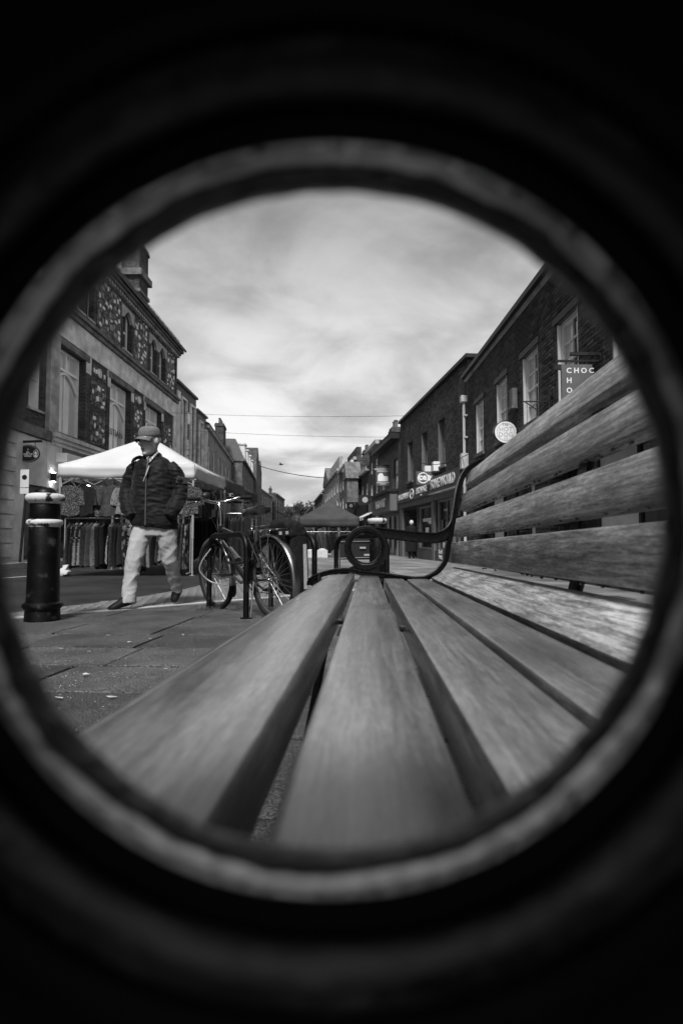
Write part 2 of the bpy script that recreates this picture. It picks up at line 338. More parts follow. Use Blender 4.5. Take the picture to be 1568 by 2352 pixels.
def remesh(o, vox, smooth=4):
    m0 = list(o.data.materials)
    finish(o, [('REMESH', dict(mode='VOXEL', voxel_size=vox)), ('SMOOTH', dict(factor=.5, iterations=smooth))])
    if not o.data.materials:
        for q in m0: o.data.materials.append(q)
    return o
TXT = {}
def text(s, size, name, m, parent, mw, ext=.004, align='CENTER', xs=1.0, bold=0.0):
    cu = bpy.data.curves.new('txt', 'FONT'); cu.body = s; cu.size = size; cu.extrude = ext; cu.align_x = align; cu.align_y = 'CENTER'; cu.resolution_u = 2; cu.offset = bold
    t = bpy.data.objects.new('txt', cu); COL.objects.link(t); bpy.context.view_layer.update()
    me = bpy.data.meshes.new_from_object(t.evaluated_get(bpy.context.evaluated_depsgraph_get())); bpy.data.objects.remove(t)
    for v in me.vertices: v.co.x *= xs
    me.materials.clear(); me.materials.append(M[m]); me.name = name
    o = link(name, me, parent); o.matrix_local = mw; return o
FRONT = Matrix(((1, 0, 0, 0), (0, 0, -1, 0), (0, 1, 0, 0), (0, 0, 0, 1)))       # text upright, facing local -y
def tm(x, y, z, rz=0.0, roll=0.0): return Matrix.Translation((x, y, z)) @ Matrix.Rotation(rz, 4, 'Z') @ FRONT @ Matrix.Rotation(roll, 4, 'Z')
# ================================================================== THE SETTING
BD = Vector((61/F, 1, -32/F)).normalized()          # direction the bench and the slab courses run
BX = Vector((BD.y, -BD.x, 0)).normalized()
def sheet(name, m, rows, off, kind='structure', label=None):
    """a strip of ground; rows are (y, x_left, x_right)"""
    mb = MB(); vs = []; fs = []
    for y, a, b in rows: vs += [(a, y, gz(y)+off), (b, y, gz(y)+off)]
    for i in range(len(rows)-1): fs.append((2*i, 2*i+1, 2*i+3, 2*i+2))
    mb.add(vs, fs); o = mb.build(name, m, fix=False); tag(o, label=label, kind=kind); return o
YS = [-40, -3, 0, 2, 4, 5, 6.5, 8, 9.5, 11.1, 14, 18, 22, 25, 32, 40, 48, 55, 70, 92, 130, 180, 260, 400, 1200, 2600]
sheet('ground', 'ground_base', [(y, -1600, 1600) for y in YS], -.055)
sheet('pavement', 'pavement_far', [(y, -2.2 if y > 8 else -2.75, 12) for y in YS if -40 <= y <= 400], -.014)
def bound(y):        # edge of the carriageway
    pts = [(-40, -3.6), (3.5, -3.5), (5.1, -2.95), (6.2, -2.55), (7.6, -2.28), (11, -2.15), (30, -3.0), (60, -6.6), (400, -42)]
    for (a, p), (b, q) in zip(pts, pts[1:]):
        if y <= b: return p+(q-p)*(y-a)/(b-a)
RY = sorted(set([y for y in YS if y <= 260]+[3.5, 5.1, 6.2, 7.6, 30, 60]))
sheet('road', 'asphalt', [(y, -8.7 if y < 41 else -8.7-(y-41)*.11, bound(y)) for y in RY], -.010)
lw = MB()
for (y0, y1) in [(a, b) for a, b in zip(RY, RY[1:]) if b <= 260]:
    xa = -8.7 if y0 < 41 else -8.7-(y0-41)*.11; xb = -8.7 if y1 < 41 else -8.7-(y1-41)*.11
    for (p, q, za, zb) in ((-.0, -2.6, .11, .11),):
        lw.add([(xa+p, y0, gz(y0)+za), (xa+q, y0, gz(y0)+zb), (xb+q, y1, gz(y1)+zb), (xb+p, y1, gz(y1)+za), (xa+p, y0, gz(y0)-.05), (xb+p, y1, gz(y1)-.05)], [(0, 3, 2, 1), (0, 4, 5, 3)])
pav2 = lw.build('pavement_far_side', 'pavement_far', fix=False); tag(pav2, kind='structure')
kb = MB(); kb.box(0, .14, 0, .9, 0, .19); kme = kb.mesh('kerb_stone', 'kerb_stone')
for i in range(40):
    y = 6+i*.915; link('kerb_stone', kme, pav2, (-8.72, y, gz(y+.4)-.06))
# painted bay line on the carriageway
a, b = gnd(-30, 1330), gnd(90, 1321)
d = (b-a); d.z = 0; nrm = Vector((-d.y, d.x, 0)).normalized()*.07
ml = MB(); ml.add([(p+q)+Vector((0, 0, -.004)) for p, q in ((a, -nrm), (b, -nrm), (b, nrm), (a, nrm))], [(0, 1, 2, 3)])
tag(ml.build('road_marking', 'line_paint'), kind='structure')
# --- paving slabs laid in courses square to the bench
E1, E2 = gnd(283, 1399), gnd(583, 1375)
ed = (E2-E1); ed.z = 0; ed.normalize(); en = Vector((ed.y, -ed.x, 0))     # towards the camera side
def clip(poly, p, n):
    out = []
    for i in range(len(poly)):
        A, B = poly[i], poly[(i+1) % len(poly)]; da, db = (A-p).dot(n), (B-p).dot(n)
        if da >= 0: out.append(A)
        if da*db < 0: out.append(A+(B-A)*(da/(da-db)))
    return out
slabroot = sheet('slab_bed', 'joint_dirt', [(y, bound(y)+.04, 3.3) for y in (-1.5, 0, 2, 3.5, 4.4, 5.1)], -.0085)
CR, SW = .47, .68
nsl = 0
for c in range(-3, 15):
    v0 = .18+c*CR; off = random.choice((0, .23, .34, .41))+(.34 if c % 2 else 0); g = .010
    x = -3.4-off
    while x < 2.6:
        w = SW*random.choice((1, 1, .85, 1.2)); x0, x1 = x+g, x+w-g; x += w
        vis = (v0 < 7.5 and x1 < .6 and x0 > -1.05*v0-.6) or (v0 > .6 and x0 > .2 and x0 < .75*v0+.4)
        poly = [BX*p+Vector((BD.x, BD.y, 0))*q for p, q in ((x0, v0+g), (x1, v0+g), (x1, v0+CR-g), (x0, v0+CR-g))]
        poly = clip([Vector((p.x, p.y, 0)) for p in poly], Vector((E1.x, E1.y, 0))+en*.07, en)
        poly = clip(poly, Vector((bound(4.5)+.05, 4.5, 0)), Vector((1, .3, 0)).normalized()) if poly else poly
        if len(poly) < 3: continue
        ce = sum(poly, Vector())/len(poly); dz = random.uniform(-.003, .003); tx, ty = random.uniform(-.004, .004), random.uniform(-.004, .004)
        n = len(poly); vs = []
        for ins, z in ((0, -.028), (0, -.004), (.004, 0)):
            for p in poly:
                q = p+(ce-p).normalized()*ins; vs.append((q.x, q.y, gz(q.y)+z+dz+(q.x-ce.x)*tx+(q.y-ce.y)*ty))
        fs = [tuple(2*n+i for i in range(n))]
        for L_ in (0, 1):
            for i in range(n): fs.append((L_*n+i, L_*n+(i+1) % n, (L_+1)*n+(i+1) % n, (L_+1)*n+i))
        mb = MB(); mb.add(vs, fs); mb.build('slab', random.choice(('slab', 'slab', 'slab_worn', 'slab_dark')), slabroot); nsl += 1
# --- edging strip and the block paving behind it
em = MB()
for i in range(12):
    p = Vector((E1.x, E1.y, 0))+ed*(-.9+i*.62); q = p+ed*.61
    if p.x < bound(p.y): continue
    mb = MB(); mb.add([(r.x+s.x, r.y+s.y, gz(r.y)+z) for z in (-.04, .004) for r, s in ((p, en*.06), (q, en*.06), (q, -en*.05), (p, -en*.05))], [(0, 1, 2, 3)[::-1], (4, 5, 6, 7), (0, 1, 5, 4), (1, 2, 6, 5), (2, 3, 7, 6), (3, 0, 4, 7)])
    mb.build('kerb_stone', 'kerb_stone', slabroot)
blockbed = sheet('block_paving', 'paving_block', [(4.3, -3.2, -2.2), (5.1, -2.93, -1.2), (6.2, -2.53, .6), (7.6, -2.26, 1.2), (11.0, -2.14, 1.2), (16, -2.3, 1.2)], -.007)
bm_ = MB(); bm_.box(-.097, .097, -.047, .047, -.03, 0); bme = bm_.mesh('paving_brick', 'paving_brick')
cand = []
ba = math.atan2(1.1, -.28)
for i in range(-60, 60):
    for j in range(-60, 60):
        p = Vector((-2.4, 5.8, 0))+Vector((math.cos(ba), math.sin(ba), 0))*(i*.2+(j % 2)*.1)+Vector((-math.sin(ba), math.cos(ba), 0))*j*.1
        if p.x > bound(p.y)+.1 and (p-Vector((E1.x, E1.y, 0))).dot(en) < -.12 and p.y < 9.4 and p.x < .2: cand.append(p)
cand.sort(key=lambda p: p.length)
for p in cand[:300]:
    o = link('paving_brick', bme, blockbed, (p.x, p.y, gz(p.y)+random.uniform(-.002, .002)), (0, 0, ba))
# ================================================================== BUILDINGS
class Front:
    """vertical street front from P0 to P1 (body on its left); gives local x along the front and height from photo readings"""
    def __init__(s, P0, P1):
        s.p = Vector((P0[0], P0[1], 0)); s.d = Vector((P1[0]-P0[0], P1[1]-P0[1], 0)); s.L = s.d.length; s.d.normalize(); s.n = Vector((-s.d.y, s.d.x, 0)); s.rz = math.atan2(s.d.y, s.d.x)
    def hit(s, u, v, out=0.0):
        r = ray(u, v); c = Vector((0, 0, CAMH)); p = s.p-s.n*out; t = (p-c).dot(s.n)/r.dot(s.n); q = c+r*t; return (q-p).dot(s.d), q.z
    def root(s, name): return empty(name, (s.p.x, s.p.y, 0), s.rz)
def wall(root, L, H, D, ops, m, rev=.14, z0=-1.0, name='wall', smat=None):
    xs = sorted(set([0, L]+[q for o in ops for q in o[:2]])); zs = sorted(set([z0, H]+[q for o in ops for q in o[2:4]]))
    mb = MB()
    for i in range(len(xs)-1):
        for j in range(len(zs)-1):
            cx, cz = (xs[i]+xs[i+1])/2, (zs[j]+zs[j+1])/2
            if any(o[0] < cx < o[1] and o[2] < cz < o[3] for o in ops): continue
            mb.add([(xs[i], 0, zs[j]), (xs[i+1], 0, zs[j]), (xs[i+1], 0, zs[j+1]), (xs[i], 0, zs[j+1])], [(0, 1, 2, 3)])
    for o in ops:
        a, b, c, d = o[:4]; r = o[4] if len(o) > 4 else rev
        mb.add([(a, 0, c), (b, 0, c), (b, 0, d), (a, 0, d), (a, r, c), (b, r, c), (b, r, d), (a, r, d)], [(0, 1, 5, 4), (1, 2, 6, 5), (2, 3, 7, 6), (3, 0, 4, 7), (4, 5, 6, 7)])
    mb.add([(0, 0, z0), (L, 0, z0), (L, D, z0), (0, D, z0), (0, 0, H), (L, 0, H), (L, D, H), (0, D, H)], [(1, 2, 6, 5), (2, 3, 7, 6), (3, 0, 4, 7), (4, 5, 6, 7)])
    return mb.build(name, m, root, fix=False)
def window(root, a, b, c, d, y=.1, fm='white_wood', gm='glass', cols=2, rows=2, fw=.06, bar=.03, sill='stone', mid=True, sashgap=.04, sub=True):
    f = MB(); t = .05
    f.box(a, a+fw, y-t, y+.03, c, d); f.box(b-fw, b, y-t, y+.03, c, d); f.box(a+fw, b-fw, y-t, y+.03, d-fw, d); f.box(a+fw, b-fw, y-t, y+.03, c, c+fw)
    x0, x1, z0, z1 = a+fw, b-fw, c+fw, d-fw
    for i in range(1, cols): x = x0+(x1-x0)*i/cols; f.box(x-bar/2, x+bar/2, y-.02, y+.025, z0, z1)
    zz = [z0+(z1-z0)*j/rows for j in range(rows+1)]
    for j in range(1, rows):
        h = bar*(1.6 if (mid and j == rows//2) else 1); yy = .012 if h > bar else 0
        for i in range(cols):
            p, q = x0+(x1-x0)*i/cols+bar/2*(i > 0), x0+(x1-x0)*(i+1)/cols-bar/2*(i < cols-1); f.box(p, q, y-.024-yy, y+.022, zz[j]-h/2, zz[j]+h/2)
    w = f.build('window', fm, root)
    for i in range(cols):
        for j in range(rows):
            p = MB(); xa, xb = x0+(x1-x0)*i/cols, x0+(x1-x0)*(i+1)/cols; e = .012*random.uniform(-1, 1); k = random.uniform(-.004, .004)
            p.add([(xa, y+.012+k, zz[j]), (xb, y+.012-k, zz[j]), (xb, y+.012+e*.5, zz[j+1]), (xa, y+.012+e*.3, zz[j+1])], [(0, 1, 2, 3)]); p.build('pane', gm if isinstance(gm, str) else gm[(i if cols > 1 else j) % len(gm)], w, fix=False)
    if sill: s = MB(); s.box(a-.08, b+.08, -.07, y-.052, c-.09, c-.002); s.build('sill', sill, w)
    return w
def slab(root, name, m, a, b, y0, y1, c, d): mb = MB(); mb.box(a, b, y0, y1, c, d); return mb.build(name, m, root)
def pitched(root, L, y0, yr, y1, ze, zr, m='tile_roof', name='roof', o=.15):
    mb = MB(); mb.add([(-o, y0, ze), (L+o, y0, ze), (L+o, yr, zr), (-o, yr, zr), (L+o, y1, ze), (-o, y1, ze), (-o, y0, ze-.12), (L+o, y0, ze-.12)], [(0, 1, 2, 3), (3, 2, 4, 5), (0, 3, 5), (1, 4, 2), (6, 7, 1, 0)]); return mb.build(name, m, root)
def chimney(root, x, y, z0, z1, w=.9, d=.6, pots=3, m='brick_mid', ph=.55):
    mb = MB(); mb.box(x-w/2, x+w/2, y-d/2, y+d/2, z0, z1-.35); mb.box(x-w/2-.07, x+w/2+.07, y-d/2-.07, y+d/2+.07, z1-.35, z1-.16); mb.box(x-w/2-.02, x+w/2+.02, y-d/2-.02, y+d/2+.02, z1-.16, z1)
    c = mb.build('chimney', m, root)
    for i in range(pots):
        p = MB(); xx = x-w/2+w*(i+.5)/pots; p.lathe([(.13, z1), (.11, z1+ph*.8), (.14, z1+ph*.84), (.14, z1+ph), (.08, z1+ph), (.08, z1+ph-.1)], 10, (xx, y, 0)); p.build('chimney_pot', 'terracotta', c, True)
    return c
# ---------------------------------------------------------------- flint and brick house on the left
f1 = Front((-10.5, -36), (-10.5, 32.8)); b1 = f1.root('flint_house'); Y = lambda y: y+36
tag(b1, 'tall flint and brick building with arched windows behind the white stall', 'building')
wins = [(19.0, 21.1), (23.4, 25.7), (27.7, 30.1)]; lanc = [(20.0, 20.9), (21.6-.4, 22.1-.4), (24.7, 25.7), (28.2, 29.2), (29.6, 30.6)]
ops = [(Y(a), Y(b), 4.45, 7.75, .32) for a, b in wins]+[(Y(17.35), Y(18.15), 4.95, 7.1, .2)]+[(Y(a), Y(b), 9.65, 11.6, .3) for a, b in lanc]
ops += [(Y(19.4), Y(25.4), .35, 3.3, .5), (Y(26.4), Y(31.6), .35, 3.3, .5), (Y(17.2), Y(18.35), -.05, 2.3, .12)]
wall(b1, f1.L, 12.1, 9, ops, 'brick_mid')
for a, b in wins:
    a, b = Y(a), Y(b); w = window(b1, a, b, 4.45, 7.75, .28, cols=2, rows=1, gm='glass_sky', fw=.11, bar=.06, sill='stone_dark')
    t = MB(); t.box(a+.11, b-.11, .2, .3, 6.93, 7.03)
    pts = [(a+.12+(b-a-.24)*k/12, .24, 6.25+.62*math.sin(math.pi*k/12)) for k in range(13)]; t.tube(pts, .06, 6); t.box(a+(b-a)/2-.04, a+(b-a)/2+.04, .2, .295, 7.03, 7.64); t.build('transom', 'white_wood', w)
    h = MB(); h.box(a-.25, b+.25, -.1, .0-.003, 7.75, 8.0); h.build('lintel', 'stone_dark', w)
    for s in (-1, 1): slab(b1, 'jamb', 'brick_dark', (a-.32 if s < 0 else b+.02), (a-.02 if s < 0 else b+.32), -.035, -.003, 4.45, 7.74)
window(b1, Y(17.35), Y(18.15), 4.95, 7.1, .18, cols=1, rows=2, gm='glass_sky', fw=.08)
for a, b in lanc:
    a, b = Y(a), Y(b); w = window(b1, a, b, 9.65, 11.6, .26, cols=1, rows=2, gm='glass', fw=.09, bar=.05, sill='stone')
    n = 10; arc = [(a+(b-a)*k/n, 11.15+.42*math.sin(math.pi*k/n)) for k in range(n+1)]; h = MB(); h.prism([(a-.22, 11.1), (a, 11.15)]+arc[1:-1]+[(b, 11.15), (b+.22, 11.1), (b+.22, 11.72), (a-.22, 11.72)], -.06, .10); h.build('arched_lintel', 'stone', w)
    for s in (-1, 1): slab(b1, 'jamb', 'brick_dark', (a-.2 if s < 0 else b+.02), (a-.02 if s < 0 else b+.2), -.03, -.003, 9.68, 11.08)
bst = MB(); bst.add([(-.5, -.02, -.42), (.42, -.02, -.5), (.5, -.02, .38), (-.38, -.02, .5), (-.42, -.045, -.35), (.35, -.045, -.42), (.42, -.045, .3), (-.3, -.045, .42)], [(0, 1, 5, 4), (1, 2, 6, 5), (2, 3, 7, 6), (3, 0, 4, 7), (4, 5, 6, 7)]); bme_ = bst.mesh('stone', 'flint_block')
bst2 = MB(); bst2.add([(-.5, -.02, -.5), (.5, -.02, -.44), (.44, -.02, .5), (-.5, -.02, .4), (-.4, -.05, -.42), (.42, -.05, -.36), (.36, -.05, .42), (-.42, -.05, .32)], [(0, 1, 5, 4), (1, 2, 6, 5), (2, 3, 7, 6), (3, 0, 4, 7), (4, 5, 6, 7)]); bme2 = bst2.mesh('stone', 'flint_block'); bme3 = bst2.mesh('stone', mat('flint_block_grey', .2, .4, 8, rough=.8, bump=.4, bscale=40)); bme4 = bst.mesh('stone', M['flint_block_grey'])
panels = [(21.6, 23.05, 4.5, 5.85, 5), (21.6, 23.05, 6.1, 7.2, 5), (21.7, 23.0, 7.4, 7.85, 2), (26.1, 27.35, 4.5, 5.9, 5), (26.1, 27.35, 6.1, 7.2, 4), (26.15, 27.3, 7.4, 7.85, 2), (30.5, 32.2, 4.5, 7.3, 9),
          (22.0, 24.45, 9.55, 11.95, 17), (17.0, 19.7, 9.55, 11.95, 14), (25.95, 27.95, 9.55, 11.95, 14), (30.85, 32.5, 9.55, 11.95, 13)]
for a, b, c, d, n in panels:
    p = slab(b1, 'flint_panel', 'flint', Y(a), Y(b), -.02, -.004, c, d); placed = []
    for _ in range(700):
        if len(placed) >= n*1.9: break
        w, h = random.uniform(.1, .3), random.uniform(.1, .28); x, z = random.uniform(Y(a)+w, Y(b)-w), random.uniform(c+h, d-h)
        if d-c < .6: h = .2; z = (c+d)/2
        if any(abs(x-q[0]) < (w+q[2])*.62 and abs(z-q[1]) < (h+q[3])*.62 for q in placed): continue
        placed.append((x, z, w, h)); o = link('stone', random.choice((bme_, bme2, bme3, bme4, bme_)), p, (x, 0, z), (0, random.uniform(-.25, .25), 0)); o.scale = (w, 1, h)
slab(b1, 'frieze', 'stone_pale', Y(18.5), f1.L, -.08, -.004, 8.05, 8.98)
for a, b in ((18.6, 18.98), (21.12, 21.55), (23.1, 23.38), (25.72, 26.05), (27.4, 27.68), (30.12, 30.45)): slab(b1, 'pilaster_cap', 'stone_pale', Y(a), Y(b), -.06, -.004, 7.3, 8.04)
sc = MB(); sc.box(Y(15), f1.L+.05, -.30, -.003, 9.16, 9.30); sc.box(Y(15), f1.L+.03, -.20, -.004, 8.99, 9.155); sc.box(Y(15), f1.L+.02, -.13, -.004, 9.305, 9.46); sc.build('string_course', 'stone_dark', b1)
slab(b1, 'pilaster', 'stone', Y(18.35), Y(18.97), -.16, -.004, 4.3, 8.0); slab(b1, 'corner_pilaster', 'stone_pale', Y(32.25), f1.L, -.07, -.004, 4.3, 8.04)
slab(b1, 'corner_strip', 'brick_dark', Y(32.55), f1.L+.01, -.05, -.004, 9.5, 12.0)
cn = MB(); cn.box(Y(14), f1.L+.1, -.28, 0, 12.1, 12.22); cn.box(Y(14), f1.L+.15, -.42, 0, 12.225, 12.4); cn.build('cornice', 'stone_dark', b1)
dn = MB()
for i in range(70): x = Y(14)+.1+i*.27; dn.box(x, x+.12, -.2, -.003, 11.95, 12.095)
dn.build('dentil_course', 'stone', b1)['kind'] = 'stuff'
g = MB(); g.tube([(Y(14), -.5, 12.45), (f1.L+.25, -.5, 12.45)], .075, 8); g.build('gutter', 'dark_trim', b1, True)
pitched(b1, f1.L, -.55, 4.5, 9.5, 12.42, 16.2, 'slate', o=.1)
rr = MB(); rr.tube([(Y(16), -.2, 12.98), (f1.L, -.2, 12.98)], .018, 5)
for i in range(22): x = Y(16.2)+i*.75; rr.bar((x, -.2, 12.6), (x, -.2, 12.98), .03)
rr.build('snow_guard', 'steel_dark', b1)
chimney(b1, Y(31.7), 2.3, 12.0, 18.6, 1.4, 1.1, 4, 'brick_mid', 1.0)
ch2 = MB(); ch2.box(Y(31.7)-.9, Y(31.7)+.9, 1.55, 3.05, 16.4, 16.8); ch2.box(Y(31.7)-.8, Y(31.7)+.8, 1.65, 2.95, 15.4, 15.6); ch2.build('chimney_band', 'stone_dark', b1)
cr = MB()
for i in range(26): x = Y(23)+i*.34; cr.prism([(x, 15.9), (x+.3, 15.9), (x+.15, 16.55)], 4.42, 4.56)
cr.build('ridge_cresting', 'terracotta', b1)
# its rendered ground floor
for a, b in ((12.5, 17.17), (18.37, 19.38), (25.42, 26.38), (31.62, 32.8)): slab(b1, 'rendered_pier', 'render_white', Y(a), Y(b), -.09, -.004, -1, 3.95)
slab(b1, 'rendered_head', 'render_white', Y(17.18), Y(18.36), -.085, -.004, 2.32, 3.94)
for i in range(9): z = -.1+i*.45; slab(b1, 'rusticated_block', 'stone_pale', Y(12.6), Y(16.55), -.15, -.092, z+.03, z+.43)
c1 = MB(); c1.box(Y(18.5), f1.L, -.34, -.004, 4.16, 4.3); c1.box(Y(18.55), f1.L, -.24, -.004, 4.02, 4.155); c1.box(Y(18.6), f1.L, -.14, -.095, 3.88, 4.015); c1.build('shop_cornice', 'stone_pale', b1)
slab(b1, 'stone_ledge', 'stone_dark', Y(12.5), Y(18.45), -.22, -.004, 3.97, 4.3)
slab(b1, 'panel_door', 'sign_mid', Y(17.2), Y(18.35), .02, .1, -.05, 2.3)
for a, b in ((19.4, 25.4), (26.4, 31.6)): window(b1, Y(a), Y(b), .35, 3.3, .3, 'dark_trim', 'glass_shop', 3, 1, .1, .06, None)
slab(b1, 'shop_fascia', 'sign_mid', Y(19.4), Y(25.4), -.13, -.004, 3.32, 3.86); slab(b1, 'shop_fascia', 'sign_mid', Y(26.4), Y(31.6), -.13, -.004, 3.32, 3.86)
for y in (22.3, 26.7): rs = MB(); rs.lathe([(.2, -.075), (.2, -.03), (.12, -.03)], 14, (Y(y), 0, 7.62), 'y'); rs.build('roundel', 'stone_pale', b1, True)
al = MB(); al.box(Y(18.95), Y(20.4), -.5, -.1, 3.3, 3.62); al.build('awning_box', 'white_wood', b1)
text('ESTIAN', .42, 'window_lettering', 'dark_trim', b1, tm(Y(24.55), .2, 5.45), .003, xs=1.2)
# wall lamp: lit
wl = MB(); wl.box(Y(18.62), Y(18.76), -.24, -.1, 2.55, 2.85); wlo = wl.build('wall_lamp', 'dark_trim', b1)
bb = MB(); bb.box(Y(18.64), Y(18.74), -.225, -.115, 2.52, 2.548); bb.box(Y(18.64), Y(18.74), -.225, -.115, 2.852, 2.87); bb.build('lamp_glow', 'bulb', wlo)
# ---------------------------------------------------------------- framed modern front with upright lettering
f2 = Front((-10.5, 32.8), (-10.5, 37.4)); b2 = f2.root('framed_shop'); tag(b2, 'dark shop front with tall pale frames and upright white lettering', 'building')
ops = [(1.0, 1.9, 2.8, 9.6, .15), (3.0, 3.9, 2.8, 9.6, .15), (.3, 4.3, -.2, 2.3, .4)]
wall(b2, f2.L, 10.45, 9, ops, 'dark_trim')
slab(b2, 'pale_pier', 'render_white', .0, .55, -.14, -.004, -1, 9.9)
for a, b in ((1.0, 1.9), (3.0, 3.9)):
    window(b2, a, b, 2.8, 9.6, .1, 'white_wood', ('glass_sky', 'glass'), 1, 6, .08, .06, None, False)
    fr = MB(); fr.box(a-.14, a-.02, -.16, -.004, 2.7, 9.75); fr.box(b+.02, b+.14, -.16, -.004, 2.7, 9.75); fr.box(a-.02, b+.02, -.16, -.004, 9.62, 9.75); fr.build('window_surround', 'stone_pale', b2)
slab(b2, 'parapet_cap', 'stone_dark', -.02, f2.L+.03, -.15, .3, 10.452, 10.6)
ds = MB(); ds.lathe([(0, -.12), (.40, -.12), (.40, -.06), (0, -.06)], 24, (2.45, 0, 8.6), 'y'); ds.build('disc_sign', 'sign_white', b2, True)
text('maracoo', .95, 'upright_lettering', 'letter_white', b2, tm(2.45, -.05, 5.5, 0, -math.pi/2), .03, bold=.02)
slab(b2, 'shop_fascia', 'sign_mid', .6, 4.4, -.1, -.004, 2.32, 2.78)
window(b2, .3, 4.3, -.2, 2.3, .3, 'dark_trim', 'glass_shop', 3, 1, .1, .06, None)
f2b = Front((-10.5, 37.4), (-10.5, 40.2)); b2b = f2b.root('narrow_shop'); tag(b2b, 'narrow building with two tall pale strips beside the lettered shop', 'building')
wall(b2b, f2b.L, 9.7, 9, [(.7, 1.4, 2.8, 9.0, .15), (2.2, 2.6, 2.8, 8.6, .15)], 'stone_dark')
for a, b, t in ((.7, 1.4, 9.0), (2.2, 2.6, 8.6)):
    window(b2b, a, b, 2.8, t, .1, 'white_wood', ('glass_sky', 'glass'), 1, 5, .07, .05, None, False)
    fr = MB(); fr.box(a-.14, a-.02, -.16, -.004, 2.7, t+.15); fr.box(b+.02, b+.14, -.16, -.004, 2.7, t+.15); fr.box(a-.02, b+.02, -.16, -.004, t+.02, t+.15); fr.build('window_surround', 'stone_pale', b2b)
slab(b2b, 'parapet_cap', 'stone_dark', -.02, f2b.L+.03, -.15, .3, 9.702, 9.85)
# ---------------------------------------------------------------- pale brick row
f3 = Front((-10.5, 40.2), (-12.6, 59.6)); b3 = f3.root('brick_terrace'); tag(b3, 'long pale brick terrace with sash windows and a chimney stack', 'building')
ops = []
for i in range(6): ops.append((1.3+i*3.1, 2.5+i*3.1, 5.1, 7.9, .15))
ops += [(.5+i*4.8, 4.7+i*4.8, -.6, 2.3, .3) for i in range(4)]
wall(b3, f3.L, 9.3, 8, ops, 'brick_pale')
for i in range(6): window(b3, 1.3+i*3.1, 2.5+i*3.1, 5.1, 7.9, .12, 'white_wood', 'glass', 2, 2, .1, .05, 'stone_pale')
for i in range(4): window(b3, .5+i*4.8, 4.7+i*4.8, -.6, 2.3, .2, 'dark_trim', 'glass_shop', 2, 1, .12, .08, None); slab(b3, 'shop_fascia', random.choice(('sign_mid', 'sign_dark', 'sign_grey')), .4+i*4.8, 4.8+i*4.8, -.15, -.004, 2.35, 3.2)
c3 = MB(); c3.box(0, f3.L, -.25, -.003, 9.05, 9.32); c3.build('cornice', 'stone', b3); pitched(b3, f3.L, -.3, 4, 8.2, 9.35, 11.6, 'slate'); chimney(b3, f3.L-2.2, 1.0, 9.3, 12.9, 2.3, .9, 4, 'brick_mid', .6)
# ---------------------------------------------------------------- mansard house
f4 = Front((-11.37, 59.7), (-13.4, 79.4)); b4 = f4.root('mansard_house'); tag(b4, 'brick house with slate mansard roof and pale dormers', 'building')
ops = [(1.2+i*3.1, 2.5+i*3.1, 4.6, 7.6, .15) for i in range(6)]
wall(b4, f4.L, 9.3, 9, ops, 'brick_grey')
for o_ in ops: window(b4, *o_[:4], .12, 'white_wood', 'glass', 2, 2, .1, .05, 'stone_pale')
mm = MB(); Lm = f4.L; mm.add([(0, -.2, 9.5), (Lm, -.2, 9.5), (Lm, 9, 9.5), (0, 9, 9.5), (.9, .9, 12.0), (Lm-.9, .9, 12.0), (Lm-.9, 8, 12.0), (.9, 8, 12.0)], [(0, 1, 5, 4), (1, 2, 6, 5), (2, 3, 7, 6), (3, 0, 4, 7), (4, 5, 6, 7)]); mm.build('roof', 'slate', b4)
c4 = MB(); c4.box(-.15, Lm+.1, -.35, 9, 9.25, 9.49); c4.build('cornice', 'stone_dark', b4)
for i in range(4):
    x = 2.5+i*4.6; dm = MB(); dm.box(x, x+1.5, -.05, 1.6, 9.7, 11.6); dm.box(x-.12, x+1.62, -.2, 1.7, 11.6, 11.78); dd = dm.build('dormer', 'stone_pale', b4); window(b4, x+.2, x+1.3, 9.9, 11.4, -.08, 'white_wood', 'glass', 1, 2, .08, .05, None)
